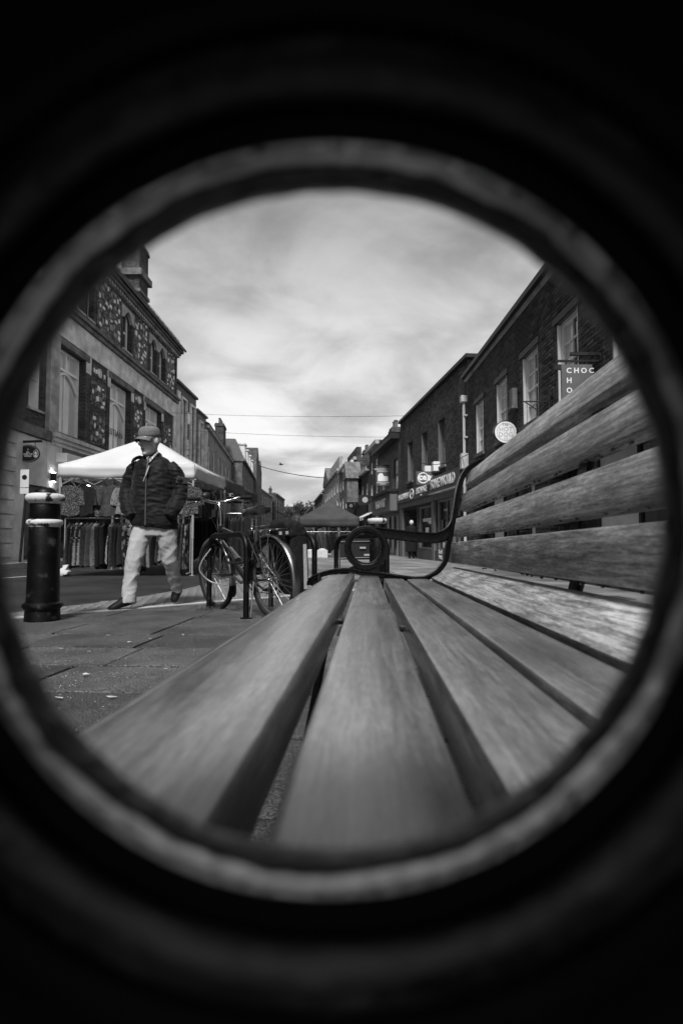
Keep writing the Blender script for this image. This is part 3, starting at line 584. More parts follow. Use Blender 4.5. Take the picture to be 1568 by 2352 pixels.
# ---------------------------------------------------------------- gabled house and those beyond it, left
f5 = Front((-13.0, 79.6), (-15.0, 98)); b5 = f5.root('gabled_house'); tag(b5, 'tall dark gabled house far down the left side', 'building')
ops = [(1.5+i*4.2, 2.9+i*4.2, 3.5+j*3.4, 5.8+j*3.4, .15) for i in range(4) for j in range(3)]
wall(b5, f5.L, 12.2, 10, ops, 'brick_grey')
for o_ in ops: window(b5, *o_[:4], .12, 'white_wood', 'glass', 1, 2, .1, .05, None)
gb = MB(); gb.prism([(0, 12.2), (f5.L*.5, 12.2), (f5.L*.25, 15.0)], 0, 9); gb.prism([(f5.L*.5, 12.2), (f5.L, 12.2), (f5.L*.75, 14.2)], 0, 9); gb.build('gable', 'brick_mid', b5)
def far_house(name, P0, P1, H, label, m='brick_grey', nx=4, nz_=2, roof=None, wm='glass', D=8, zb=3.0, zt=None, trim=True):
    f = Front(P0, P1); b = f.root(name); tag(b, label, 'building'); zt = zt or H-.6; ops = []
    for i in range(nx):
        for j in range(nz_):
            cw = f.L/nx; hh = (zt-zb)/nz_; ops.append((cw*(i+.28), cw*(i+.72), zb+hh*j+.25, zb+hh*(j+1)-.45, .12))
    sh = (f.L*.08, f.L*.92, -.7, 2.1, .3); wall(b, f.L, H, D, ops+[sh], m)
    for o_ in ops: window(b, *o_[:4], .1, 'white_wood', wm, 1, 2, .1, .06, None)
    window(b, *sh[:4], .2, 'dark_trim', 'glass_shop', 3, 1, .1, .08, None); slab(b, 'shop_fascia', random.choice(('sign_mid', 'sign_dark', 'sign_grey')), f.L*.06, f.L*.94, -.12, -.004, 2.15, 2.8)
    if trim: slab(b, 'cornice', 'stone', -.02, f.L+.02, -.25, -.003, H-.25, H)
    if roof: pitched(b, f.L, -.2, D/2, D+.2, H+.02, H+roof, 'slate')
    chimney(b, f.L*.12+.6, 1.6, H-.3, H+1.3+(roof or 0)*.4, 1.0, .6, 2, 'brick_mid', .5); chimney(b, f.L*.8, 2.4, H-.3, H+1.0+(roof or 0)*.5, .9, .6, 3, 'brick_dark', .5)
    return f, b
far_house('distant_house', (-15.2, 99), (-15.6, 118), 9.6, 'dim brick building past the gabled house', 'brick_grey', 5, 2, 1.6)
far_house('distant_house', (-15.0, 119), (-15.3, 140), 10.6, 'block-like building at the far left end of the street', 'brick_mid', 4, 2)
far_house('end_house', (-9, 176), (-24, 172), 8.2, 'row of low roofs closing the end of the street', 'brick_grey', 6, 1, 2.2)
# ---------------------------------------------------------------- dark brick house with white sashes, near right
fr1 = Front((4.0, 16.6), (4.0, -36)); r1 = fr1.root('brick_house'); tag(r1, 'dark brick building with tall white sash windows beside the bench', 'building'); S = lambda y: 16.6-y
sw = [(15.4, 14.6), (13.35, 12.5), (11.4, 10.5), (9.55, 8.7), (7.6, 6.75), (5.6, 4.75)]
ops = [(S(a), S(b), 2.98, 4.5, .16) for a, b in sw]+[(.8, 5.8, .0, 2.0, .4), (6.6, 12.8, .0, 2.0, .4)]
wall(r1, fr1.L, 5.62, 8, ops, 'brick_dark')
for a, b in sw:
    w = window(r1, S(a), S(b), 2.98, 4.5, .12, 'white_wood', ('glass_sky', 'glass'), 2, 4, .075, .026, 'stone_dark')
    slab(w, 'reveal', 'white_wood', S(a)+.001, S(a)+.03, .004, .065, 3.0, 4.48); slab(w, 'reveal', 'white_wood', S(b)-.03, S(b)-.001, .004, .065, 3.0, 4.48); h = MB(); h.box(S(a)-.12, S(b)+.12, -.035, .06, 4.502, 4.63); h.build('lintel', 'dark_trim', w)
cp = MB(); cp.box(-.03, fr1.L, -.16, .3, 5.62, 5.74); cp.build('coping', 'dark_trim', r1); slab(r1, 'coping_line', 'stone', .0, fr1.L, -.06, -.004, 5.53, 5.615)
# drainpipe with hopper
dp = MB(); dp.box(-.02, .20, -.2, -.004, 4.86, 5.06); dp.tube([(.09, -.1, 4.86), (.09, -.1, 3.2)], .045, 10); dp.box(-.04, .22, -.22, -.004, 2.72, 3.2); dp.tube([(.09, -.1, 2.72), (.09, -.1, -.4)], .045, 8)
for z in (3.7, 4.4): dp.box(.0, .18, -.11, -.004, z, z+.05)
dp.build('drainpipe', 'pipe_white', r1)
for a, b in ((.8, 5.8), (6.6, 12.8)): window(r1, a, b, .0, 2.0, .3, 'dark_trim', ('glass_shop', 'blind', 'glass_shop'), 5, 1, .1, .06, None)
slab(r1, 'shop_fascia', 'fascia_grey', .5, 13, -.12, -.004, 2.05, 2.6)
for y in (11.85, 6.4): ab = MB(); ab.box(S(y)-.1, S(y)+.1, -.12, -.004, 3.55, 3.95); ab.box(S(y)-.13, S(y)+.13, -.15, -.004, 3.48, 3.545); ab.build('alarm_box', 'lead', r1)
# bricks near enough to be picked apart: 300 as pieces, the others in one mesh
bk = MB(); bk.add([(-.104, .004, -.031), (.104, .004, -.031), (.104, .004, .031), (-.104, .004, .031), (-.1, -.009, -.028), (.1, -.009, -.028), (.1, -.009, .028), (-.1, -.009, .028)], [(0, 1, 5, 4), (1, 2, 6, 5), (2, 3, 7, 6), (3, 0, 4, 7), (4, 5, 6, 7)])
bkm = [bk.mesh('brick', mat('brick_%d' % i, a_, b_, 16, rough=.85, bump=.5, bscale=80)) for i, (a_, b_) in enumerate(((.025, .05), (.03, .065), (.045, .085), (.02, .035), (.06, .12)))]
opsB = [(o_[0]-.13, o_[1]+.13, o_[2]-.1, o_[3]+.15) for o_ in ops]
cells = []
for j in range(int((5.5-2.75)/.075)):
    z = 2.78+j*.075
    for i in range(20, 46):
        x = i*.225+(j % 2)*.1125
        if x > S(6.6) or x < S(11.9): continue
        if any(q[0]-.1 < x < q[1]+.1 and q[2]-.03 < z < q[3]+.03 for q in opsB): continue
        cells.append((x, z))
cells.sort(key=lambda q: -q[0])
wallo = [o for o in bpy.data.objects if o.parent == r1 and o.name.startswith('wall')][0]
vis = [c for c in cells if S(10.9) < c[0] < S(7.2) and c[1] > 3.2]
random.shuffle(vis); pick = set(vis[:300]); rest = MB()
for x, z in cells:
    if (x, z) in pick:
        link('brick', random.choice(bkm), wallo, (x, random.uniform(-.002, .001), z))
    else:
        q = random.uniform(-.002, .001); rest.add([(a_[0]+x, a_[1]+q, a_[2]+z) for a_ in bk.v], bk.f)
rest.build('brickwork', bkm[1].materials[0], wallo, fix=False)['kind'] = 'stuff'
# ---------------------------------------------------------------- shop pair (two shops, one brick front), right
fr2 = Front((2.98, 26.3), (4.04, 16.62)); r2 = fr2.root('shop_house'); tag(r2, 'dark brick building over two lettered shop fronts at the right', 'building')
hz_ = lambda u, v: fr2.hit(u, v)
op = []
for (ua, ub, vt, vb) in ((1005, 1021.6, 969, 1067), (967, 981, 998, 1077), (935.6, 947.6, 1020, 1103)):
    s0 = hz_(ua, vt)[0]; s1 = hz_(ub, vt)[0]; zt = hz_(ua, vt)[1]; zb = hz_(ub, vb)[1]; op.append((s0, s1, max(zb, 3.05), min(zt, 5.0), .3))
D0, D1 = hz_(928, 1200)[0], hz_(956.8, 1200)[0]; W0, W1 = hz_(958, 1200)[0]+.06, hz_(995.6, 1200)[0]; V0, V1 = hz_(999.5, 1200)[0]+.08, hz_(1040, 1200)[0]
shop = [(D0, D1, -.45, 1.85, 1.6), (W0, W1, .05, 1.85, .5), (V0, V1, .05, 1.95, .5), (V1+.3, 9.5, .05, 1.95, .5)]
wall(r2, fr2.L, 6.28, 9, op+shop, 'brick_dark')
for o_ in op:
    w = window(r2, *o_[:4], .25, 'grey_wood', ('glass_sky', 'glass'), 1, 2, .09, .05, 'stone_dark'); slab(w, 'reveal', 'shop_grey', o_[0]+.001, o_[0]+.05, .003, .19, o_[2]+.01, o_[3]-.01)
slab(r2, 'coping', 'dark_trim', -.03, fr2.L+.25, -.12, .35, 6.282, 6.4)
for k, (a, b, c, d, e) in enumerate(shop[1:]): window(r2, a, b, c, d, .12, 'grey_wood', 'glass_shop', 2 if k else 1, 1, .07, .06, None)
for a, b in ((0.0, D0-.003), (W1+.003, V0-.003), (V1+.003, V1+.297)): slab(r2, 'pilaster', 'shop_grey', a, b, -.10, -.004, -.6, 1.95)
slab(r2, 'stall_riser', 'fascia_grey', W0, W1, -.06, -.004, -.6, .03); slab(r2, 'stall_riser', 'fascia_grey', V0, V1, -.06, -.004, -.6, .03)
slab(r2, 'shop_header', 'shop_grey', .0, W1+.05, -.12, -.004, 1.96, 2.2); slab(r2, 'shop_header', 'shop_grey', W1+.06, fr2.L-.02, -.12, -.004, 1.97, 2.22)
SP_ = W1+.08
fa = slab(r2, 'fascia_board', 'fascia_grey', .05, SP_, -.2, -.122, 2.205, 2.72); fb = slab(r2, 'fascia_board', 'fascia_grey', SP_+.03, fr2.L-.1, -.24, -.122, 2.225, 2.82)
slab(r2, 'fascia_edge', 'stone', SP_+.03, fr2.L-.1, -.27, -.122, 2.18, 2.222)
w_ = SP_
text('ENTERTAINMENT', .36, 'fascia_lettering', 'letter_white', r2, tm(w_*.25, -.205, 2.46), .006, xs=w_*.38/2.95, bold=.008)
text('EXCHANGE', .36, 'fascia_lettering', 'letter_white', r2, tm(w_*.80, -.205, 2.50), .006, xs=w_*.29/1.95, bold=.008)
text('SHOP', .09, 'fascia_lettering', 'letter_white', r2, tm(w_*.80, -.205, 2.29), .004, bold=.004)
def ring_flat(mb, cx, cz, rx, rz, th, y0, y1, n=28):
    vs = []
    for r in (1, 0):
        for y in (y0, y1):
            for k in range(n):
                a = 2*math.pi*k/n; vs.append((cx+(rx-th*(1-r))*math.cos(a), y, cz+(rz-th*(1-r))*math.sin(a)))
    fs = []
    for k in range(n):
        j = (k+1) % n; fs += [(k, j, 2*n+j, 2*n+k), (n+k, 3*n+k, 3*n+j, n+j), (k, n+k, n+j, j), (2*n+k, 2*n+j, 3*n+j, 3*n+k)]
    mb.add(vs, fs)
lg = MB(); ring_flat(lg, w_*.53, 2.47, w_*.06, .23, .05, -.225, -.202); lg.build('fascia_emblem', 'letter_white', r2)
text('cex', .22, 'fascia_lettering', 'letter_white', r2, tm(w_*.53, -.205, 2.5), .006, xs=1.1, bold=.012)
text('FONE WORLD', .46, 'fascia_lettering', 'letter_white', r2, tm(SP_+.38, -.245, 2.53), .012, 'LEFT', xs=.95, bold=.02)
text('TO LIFE', .13, 'window_lettering', 'letter_white', r2, tm((V0+V1)/2-.1, .1, 1.55), .002); text("Don't\nWait", .2, 'window_lettering', 'letter_white', r2, tm(V0+.75, -.068, -.1), .003, bold=.01)
for k, (x, z, w, h, m_) in enumerate(((W0+.9, .45, .5, .5, 'sign_white'), (W0+1.7, .3, .6, .3, 'sign_grey'), (V0+.3, .65, .3, .55, 'sign_grey'), (V0+.85, .62, .45, .5, 'sign_mid'), (V0+.5, .15, .4, .2, 'sign_white'), (W0+.5, 1.2, 1.3, .14, 'blind'))): slab(r2, 'window_poster', m_, x, x+w, .102, .108, z, z+h)
gs = MB(); gs.box(-.02, .12, -.12, -.004, -.4, 5.3); gs.build('downpipe', 'dark_trim', r2)
for s_ in (hz_(1008, 1090)[0], hz_(988, 1110)[0]): fl = MB(); fl.box(s_-.12, s_+.12, -.25, -.004, 3.05, 3.4); fl.build('floodlight', 'sign_white', r2)
# gutter joint and parapet step
# ---------------------------------------------------------------- further right row
def Pt(t): return (2.98-.109*t, 26.3+.994*t)
frr = Front(Pt(5.9), Pt(.02)); r3 = frr.root('low_shop'); tag(r3, 'rendered shop with a slanting fascia of white letters beyond the brick shops', 'building')
wall(r3, frr.L, 5.55, 7, [(4.2, 5.3, 3.0, 4.7, .12), (1.0, 1.9, 3.0, 4.7, .12), (.6, 5.4, -.6, 1.8, .3)], 'stone_dark')
window(r3, 4.2, 5.3, 3.0, 4.7, .08, 'dark_trim', 'glass_sky', 1, 2, .08, .05, None, False); window(r3, 1.0, 1.9, 3.0, 4.7, .08, 'white_wood', 'glass', 1, 2, .08, .05, None); window(r3, .6, 5.4, -.6, 1.8, .2, 'grey_wood', ('glass_shop', 'blind'), 7, 1, .1, .08, None)
slab(r3, 'fascia_board', 'shop_grey', .2, frr.L-.2, -.5, -.004, 1.9, 2.85); slab(r3, 'fascia_hood', 'dark_trim', .1, frr.L-.1, -.65, -.004, 2.86, 3.0)
text('WO V IT', .6, 'fascia_lettering', 'letter_white', r3, tm(frr.L*.52, -.505, 2.36), .04, xs=1.25, bold=.02)
ev = MB(); ev.box(-.1, frr.L+.0, -.5, 0, 5.55, 5.85); ev.build('eaves', 'dark_trim', r3); pitched(r3, frr.L, -.5, 3.5, 7.4, 5.88, 6.0, 'slate', o=.02); chimney(r3, 4.6, 1.8, 5.9, 6.9, 1.0, .6, 2, 'brick_dark', .7)
fc, rc = far_house('brick_house_far', Pt(9.7), Pt(5.95), 6.6, 'narrow plain brick house past the lettered shop', 'brick_mid', 2, 2, None, 'glass_sky'); chimney(rc, 3.2, 2, 6.5, 7.1, .8, .6, 2, 'brick_dark', .8)
fd, rd = far_house('oriel_house', Pt(16), Pt(9.75), 5.4, 'low house with a dark projecting bay over the pavement', 'brick_mid', 3, 1, 1.0, 'glass')
oz = MB(); oz.box(.8, 2.6, -1.1, -.26, 3.2, 5.0); oz.prism([(.6, 5.0), (2.8, 5.0), (1.7, 6.4)], -1.2, 0); ozo = oz.build('oriel', 'stone_dark', rd)
fe, re_ = far_house('parapet_house', Pt(22.3), Pt(16.1), 7.1, 'taller brick house with a heavy parapet and stone trims', 'brick_mid', 2, 2, None, 'glass_sky'); slab(re_, 'parapet', 'brick_dark', 0, fe.L, .002, .4, 7.102, 7.9); slab(re_, 'cornice_band', 'stone_pale', -.1, fe.L+.1, -.5, -.26, 6.5, 6.8)
far_house('brick_house_far', Pt(29.5), Pt(22.4), 7.5, 'brick house between the parapet house and the pedimented front', 'brick_grey', 3, 2, None, 'glass_sky')
fg, rg = far_house('pedimented_house', Pt(50), Pt(29.6), 7.9, 'pale stone building with a pediment and corner quoins', 'stone', 6, 2, None, 'glass'); pm = MB(); pm.prism([(.5, 7.92), (9, 7.92), (4.75, 10.0)], -.3, 6); pm.build('pediment', 'stone_dark', rg)
slab(rg, 'parapet', 'stone', 9.2, fg.L, .002, .4, 7.92, 9.2)
for i in range(12): qw = .5 if i % 2 else .8; qz = .2+i*.62; qq = MB(); qq.box(fg.L-.05, fg.L+.06, .05, .05+qw, qz, qz+.5); qq.build('quoin', 'stone_pale', rg)
far_house('distant_house', Pt(75), Pt(54), 7.4, 'small dim house furthest along the right side', 'brick_mid', 4, 1, 1.5)
far_house('distant_house', Pt(120), Pt(80), 7.0, 'grey roofs beyond the right-hand row', 'brick_grey', 5, 1, 1.0)
# ---------------------------------------------------------------- hill and trees closing the view
hm = MB(); hv = []; hf = []
for j in range(7):
    for i in range(31):
        x = -450+i*30; y = 230+j*50; h = (-1.2+j*4.0+3*noise.noise(Vector((x*.01, y*.01, 0)))*j) * (1 if j < 6 else .5); hv.append((x, y, h-(2 if j == 0 else 0)))
for j in range(6):
    for i in range(30): a = j*31+i; hf.append((a, a+1, a+32, a+31))
hm.add(hv, hf); tag(hm.build('hill', 'hill', None, True), kind='structure')
def tree(loc, h, r, label, seed):
    random.seed(seed); t = empty('broadleaf_tree', loc); tag(t, label, 'tree', 'trees closing the street'); k = MB()
    k.tube([(0, 0, -1), (.1, 0, h*.25), (.2, .1, h*.5), (.1, 0, h*.75)], [.45, .36, .26, .1], 8)
    for i in range(7): a = i*.9; z = h*(.4+.05*i); k.tube([(.15, 0, z), (math.cos(a)*r*.5, math.sin(a)*r*.5, z+h*.12), (math.cos(a)*r*.8, math.sin(a)*r*.8, z+h*.22)], [.16, .1, .03], 5)
    k.build('trunk', 'bark', t, True); c = MB()
    cl_ = [(random.gauss(0, r*.45), random.gauss(0, r*.45), h*(.68+random.uniform(-.2, .22)), random.uniform(.22, .42)*r) for _ in range(17)]
    for cx, cy, cz, cr_ in cl_:
        for _ in range(150):
            d = Vector((random.gauss(0, 1), random.gauss(0, 1), random.gauss(0, .8))).normalized()*cr_*random.uniform(.45, 1.05); p = Vector((cx, cy, cz))+d; s = random.uniform(.18, .4)
            e1 = Vector((random.gauss(0, 1), random.gauss(0, 1), random.gauss(0, 1))).normalized()*s; e2 = e1.cross(Vector((random.gauss(0, 1), random.gauss(0, 1), random.gauss(0, 1)))).normalized()*s*.6
            c.add([p-e1, p+e2, p+e1, p-e2], [(0, 1, 2, 3)])
    c.build('crown', 'leaf', t, fix=False)
tree((-13.5, 168, -1.0), 13.0, 5.0, 'round bare-looking tree above the dark gazebo at the street end', 3); tree((-19, 178, -1.0), 11.5, 4.5, 'smaller tree left of the round one at the street end', 4); tree((-8.5, 185, -1.0), 11, 4.5, 'low tree behind the right roofs at the street end', 5)
random.seed(11)
# ================================================================== THE BENCH
DB = 2.07; KS = DB/F
BZ = BX.cross(BD)
org = Vector((0, 0, CAMH))+BD*1.0-BZ*.56
bmw = Matrix((( BX.x, BD.x, BZ.x, org.x), (BX.y, BD.y, BZ.y, org.y), (BX.z, BD.z, BZ.z, org.z), (0, 0, 0, 1)))
bench = empty('park_bench', mw=bmw); tag(bench, 'long wooden slatted bench with black iron ring-ended arms', 'bench')
YO, ZO = -1.0, .56
def slat(name, m, a, b, th=.042, ch=.006, y0=.05, y1=DB-.005, flip=1):
    """slat whose face runs from a to b (x, z in far-arm units), thickness away from the face"""
    A = Vector((a[0]*KS, a[1]*KS)); B = Vector((b[0]*KS, b[1]*KS)); t = (B-A).normalized(); n = Vector((-t.y, t.x))*flip      # n points out of the face
    prof = []
    for c, sx_, sn in ((A, 1, 0), (B, -1, 0), (B, -1, -1), (A, 1, -1)):
        P = c-n*(th if sn else 0)
        e1 = t*sx_; e2 = -n if not sn else n
        k1, k2, k3 = P+e2*ch, P+(e1+e2)*ch*.3, P+e1*ch
        prof += [k1, k2, k3] if (sx_ == 1) != bool(sn) else [k3, k2, k1]
    mb = MB(); ns = 22; vs = []
    w0, w1 = random.uniform(-.0015, .0015), random.uniform(-.0015, .0015)
    for i in range(ns+1):
        y = y0+(y1-y0)*i/ns; bo = math.sin(math.pi*i/ns); dx = w0*bo; dz = w1*bo
        for p in prof: vs.append((p.x+dx, y+YO, p.y+dz+ZO))
    k = len(prof); fs = [(i*k+j, i*k+(j+1) % k, (i+1)*k+(j+1) % k, (i+1)*k+j) for i in range(ns) for j in range(k)]+[tuple(range(k))[::-1], tuple(ns*k+j for j in range(k))]
    mb.add(vs, fs); return mb.build(name, m, bench, True)
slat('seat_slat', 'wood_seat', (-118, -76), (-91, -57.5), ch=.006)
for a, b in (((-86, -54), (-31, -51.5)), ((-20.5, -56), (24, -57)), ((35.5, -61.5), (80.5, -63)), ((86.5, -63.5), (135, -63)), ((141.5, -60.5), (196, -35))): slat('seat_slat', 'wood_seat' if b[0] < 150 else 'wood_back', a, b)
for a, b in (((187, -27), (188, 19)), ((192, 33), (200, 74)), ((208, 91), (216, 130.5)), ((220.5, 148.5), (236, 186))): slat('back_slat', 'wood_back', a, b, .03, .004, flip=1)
def strip(mb, pts, t, w, y, up=0.0, bev=.0035):
    """cast strip following a path in the x-z plane (far-arm units): thickness t, width w along the bench"""
    P = [Vector((p[0]*KS, p[1]*KS)) for p in pts]; tt = t if isinstance(t, (list, tuple)) else [t]*len(P); vs = []
    # smooth the path
    for i in range(len(P)):
        d = (P[min(i+1, len(P)-1)]-P[max(i-1, 0)]).normalized(); n = Vector((-d.y, d.x)); h = tt[i]/2; b = min(bev, h*.8)
        for (o, yy) in ((h-b, -w/2), (h, -w/2+b), (h, w/2-b), (h-b, w/2), (-h+b, w/2), (-h, w/2-b), (-h, -w/2+b), (-h+b, -w/2)):
            q = P[i]+n*(o+up); vs.append((q.x, y+yy+YO, q.y+ZO))
    m = len(P); fs = [(i*8+j, i*8+(j+1) % 8, (i+1)*8+(j+1) % 8, (i+1)*8+j) for i in range(m-1) for j in range(8)]+[tuple(range(8))[::-1], tuple((m-1)*8+j for j in range(8))]
    mb.add(vs, fs)
def spl(pts, n=6):
    out = []
    for i in range(len(pts)-1):
        p0, p1, p2, p3 = [Vector(pts[max(0, min(len(pts)-1, i+k))]) for k in (-1, 0, 1, 2)]
        for k in range(n):
            t = k/n; out.append(.5*((2*p1)+(p2-p0)*t+(2*p0-5*p1+4*p2-p3)*t*t+(3*p1-p0-3*p2+p3)*t**3))
    out.append(Vector(pts[-1])); return out
RAIL = spl([(-139, -79), (-135, -66), (-118, -55), (-82, -45), (-45, -42), (-12, -48), (24, -51.5), (52, -55), (97, -61), (125, -60.5), (145, -53), (161, -40), (173, -23), (178.5, -3), (182, 20), (189, 45), (194, 70), (201, 115), (206, 142), (214, 168), (225, 187), (240, 200), (260, 210), (284, 213)], 4)
ARM = spl([(-8, 57.2), (24, 54), (83, 47), (140, 42), (160, 43.5), (178, 52), (189, 66), (194, 84)], 5)
def arm_frame(y, near=False):
    f = MB(); strip(f, RAIL, .009, .052, y); strip(f, RAIL, .016, .018, y, -.008)
    AR = [p for p in ARM if p[0] > 60] if near else ARM
    strip(f, AR, .007, .05, y, -.003); strip(f, AR, [.03+.012*math.sin(math.pi*min(1, i/(len(AR)-1))) for i in range(len(AR))], .016, y, -.022)
    f.prism([(x*KS, z*KS+ZO) for x, z in (((-46, -51), (30, -52), (40, -54), (36, -60), (-10, -58), (-45, -54)) if near else ((-46, -40), (-33, -34), (-5, -36), (20, -36), (30, -50), (40, -54), (36, -60), (-10, -58), (-45, -50)))], y-.02+YO, y+.02+YO)
    o = f.build('arm_frame', 'iron_wet', bench, True)
    for pts in ([(-112, -54), (-116, -110), (-108, -190), (-120, -270), (-138, -322)], [(150, -58), (160, -120), (165, -190), (190, -270), (225, -322)]):
        g = MB(); strip(g, spl(pts, 5), .014, .05, y); strip(g, [(pts[-1][0]-22, -324), (pts[-1][0]+22, -324)], .012, .06, y); g.build('leg', 'iron', bench, True)
    return o
arm_frame(DB+.028); arm_frame(.07, True)
# ring of the far arm
rg_ = MB(); cx, cz = -4.5*KS, 7*KS; hw = .027
prof = [(.0872, -hw+.006), (.0855, -hw+.001), (.074, -hw), (.0725, -hw+.003), (.0705, -hw+.003), (.069, -hw), (.0655, -hw+.001), (.0645, -hw+.004), (.0615, -hw+.007), (.0598, -hw+.011), (.0596, hw-.006), (.062, hw-.002), (.085, hw-.001), (.0872, hw-.006)]
rg_.lathe(prof, 64, (cx, DB+.028+YO, cz+ZO), 'y', closed=True); rg_.build('arm_ring', 'iron_wet', bench, True)
# ring of the near arm: lip and an added barrel blacking out the surround
nr = MB(); nx_, nz_ = -.0086, .0083; ZK = .972
prof = [(.0890, .0918), (.0640, .0918), (.0614, .0917), (.0608, .0912), (.0605, .0900), (.0605, .0886), (.0608, .0876), (.0617, .0869), (.0890, .0867)]
prof = [(r, z*ZK) for r, z in prof]
nv = []
NS = 160
nr.lathe(prof, NS, (nx_, YO, nz_+ZO), 'y', closed=True)
# hand-cast unevenness on the lip
vv = []
for i, p in enumerate(nr.v):
    q = Vector(p); c = Vector((nx_, q.y, nz_+ZO)); d = q-c; r = d.length; a = math.atan2(d.z, d.x)
    e = .0007*noise.noise(Vector((math.cos(a)*6, math.sin(a)*6, q.y*60)))+.0004*noise.noise(Vector((math.cos(a)*17, math.sin(a)*17, q.y*90)))
    w_ = c+d*((r+e)/r); vv.append((nx_+(w_.x-nx_)*1.006, w_.y, w_.z))
nr.v = vv; ro = nr.build('arm_ring', 'iron_ring', bench, True); ro['label'] = 'iron ring of the near armrest with an added black surround'
nd_ = MB(); nd_.lathe([(r, z*ZK) for r, z in ((.0890, .0919), (.0612, .0919), (.0600, .0925), (.0595, .0938), (.0594, .0955), (.0598, .0972), (.0612, .0985), (.064, .0995), (.0885, .0995), (.0890, .098))], NS, (nx_, YO, nz_+ZO), 'y', closed=True)
nd_.v = [(p[0]+.0005*noise.noise(Vector((p[0]*150, p[2]*150, 0))), p[1], p[2]+.0005*noise.noise(Vector((p[0]*150, p[2]*150, 9)))) for p in nd_.v]; nd_.build('ring_bead', 'iron_bead', ro, True)
ng = MB(); ng.lathe([(r, z*ZK) for r, z in ((.0700, .0846), (.0664, .0846), (.0658, .0838), (.0657, .0800), (.0658, .0760), (.0664, .0752), (.0700, .0750))], 96, (nx_, YO, nz_+ZO), 'y', closed=True); ng.build('ring_ridge', 'iron_dim', ro, True)
nb = MB(); nb.lathe([(r, z*ZK) for r, z in ((.0888, .0866), (.0616, .0866), (.0650, .0862), (.0672, .0857), (.0690, .0850), (.0690, .0740), (.0690, .0715), (.0715, .0702), (.0722, .069), (.0726, .058), (.0740, .0565), (.078, .056), (.079, .045), (.0795, -.05), (.0805, -.12), (.0860, -.124), (.0888, -.12))], 96, (nx_, YO, nz_+ZO), 'y', closed=True); nb.build('black_surround', 'surround_black', ro, True)  # added barrel round the camera, makes everything beyond the lip black
# middle support
ms = MB(); ym = .93
strip(ms, spl([(-116, -84), (-86, -75), (-31, -70), (24, -76), (80, -81), (135, -81), (160, -75), (205, -45), (208, 0), (216, 60), (228, 110), (240, 150), (256, 186)], 3), .011, .045, ym)
ms.build('support_bracket', 'iron', bench, True)
for pts in ([(-40, -76), (-60, -180), (-90, -322)], [(140, -84), (160, -190), (200, -322)]): g = MB(); strip(g, spl(pts, 5), .012, .045, ym); g.build('leg', 'iron', bench, True)
tie = MB(); tie.tube([(-.03, ym+YO, ZO-.17), (-.03, DB+.02+YO, ZO-.17)], .008, 8); tie.build('tie_rod', 'iron', bench, True)
# bolts
bo = MB(); bo.lathe([(0, .0035), (.006, .003), (.008, 0)], 10); bmh = bo.mesh('bolt', 'iron', True)
# hanging drips along the lower edges of the back slats
dr = MB()
for (x, z, y0, y1, n) in ((203, 31.5, .55, 1.95, 60), (220, 89, .7, 1.9, 36), (197, -29, .6, 1.7, 14)):
    for _ in range(n):
        y = random.uniform(y0, y1); s_ = random.uniform(.0012, .0028)
        dr.ell((x*KS-random.uniform(0, .012), y+YO, z*KS+ZO-s_*.2), s_*1.3, s_*1.9, s_, 8, 6)
o = dr.build('water_drops', 'water', bench, True); o['kind'] = 'stuff'
dw = MB()
for p in random.sample(range(len(RAIL)), 60):
    pass
for _ in range(70):
    i = random.randrange(len(RAIL)-1); p = RAIL[i].lerp(RAIL[i+1], random.random()); s_ = random.uniform(.0009, .002); dw.ell((p.x*KS-.003, DB+.028+random.uniform(-.024, .01)+YO, p.y*KS+ZO+.004), s_, s_, s_, 6, 5)
for _ in range(40):
    a = random.uniform(-.9, 3.9); s_ = random.uniform(.0007, .0016); r = .0875; dw.ell((cx+r*math.cos(a), DB+.006+random.uniform(0, .03)+YO, cz+ZO+r*math.sin(a)), s_, s_, s_, 6, 5)
o = dw.build('water_drops', 'water', bench, True); o['kind'] = 'stuff'
# ================================================================== BOLLARDS
def bollard(p, label):
    t = empty('bollard', p); tag(t, label, 'bollard', 'black and white iron bollards'); k = 32
    a = MB(); a.lathe([(.136, -.05), (.134, .0), (.131, .03), (.128, .085), (.136, .095), (.147, .105), (.15, .12), (.146, .135), (.13, .146), (.123, .15), (.121, .2), (.117, .5), (.1135, .748), (.112, .752)], k); a.build('shaft', 'black_paint', t, True)
    b = MB(); b.lathe([(.112, .752), (.116, .754), (.117, .762), (.122, .766), (.131, .775), (.135, .79), (.131, .805), (.122, .812), (.112, .815)], k); b.build('lower_band', 'white_paint_worn', t, True)
    c = MB(); c.lathe([(.111, .813), (.1135, .818), (.113, .94), (.11, .945)], k); c.build('neck', 'black_paint', t, True)
    d = MB(); d.lathe([(.112, .942), (.117, .944), (.118, .95), (.13, .956), (.143, .972), (.147, .99), (.143, 1.008), (.13, 1.02), (.1, 1.027), (.084, 1.027)], k); d.build('cap_band', 'white_paint_worn', t, True)
    e = MB(); e.lathe([(.086, 1.022), (.084, 1.034), (.076, 1.052), (.058, 1.067), (.03, 1.076), (0, 1.079)], k); e.build('dome', 'black_paint', t, True)
bollard(gnd(98, 1424), 'black bollard with two chipped white bands standing left of the walking person')
p = at(866, 1233, 7.75); bollard((p.x, 7.75, gz(7.75)), 'black bollard with white band standing behind the ring of the far armrest')
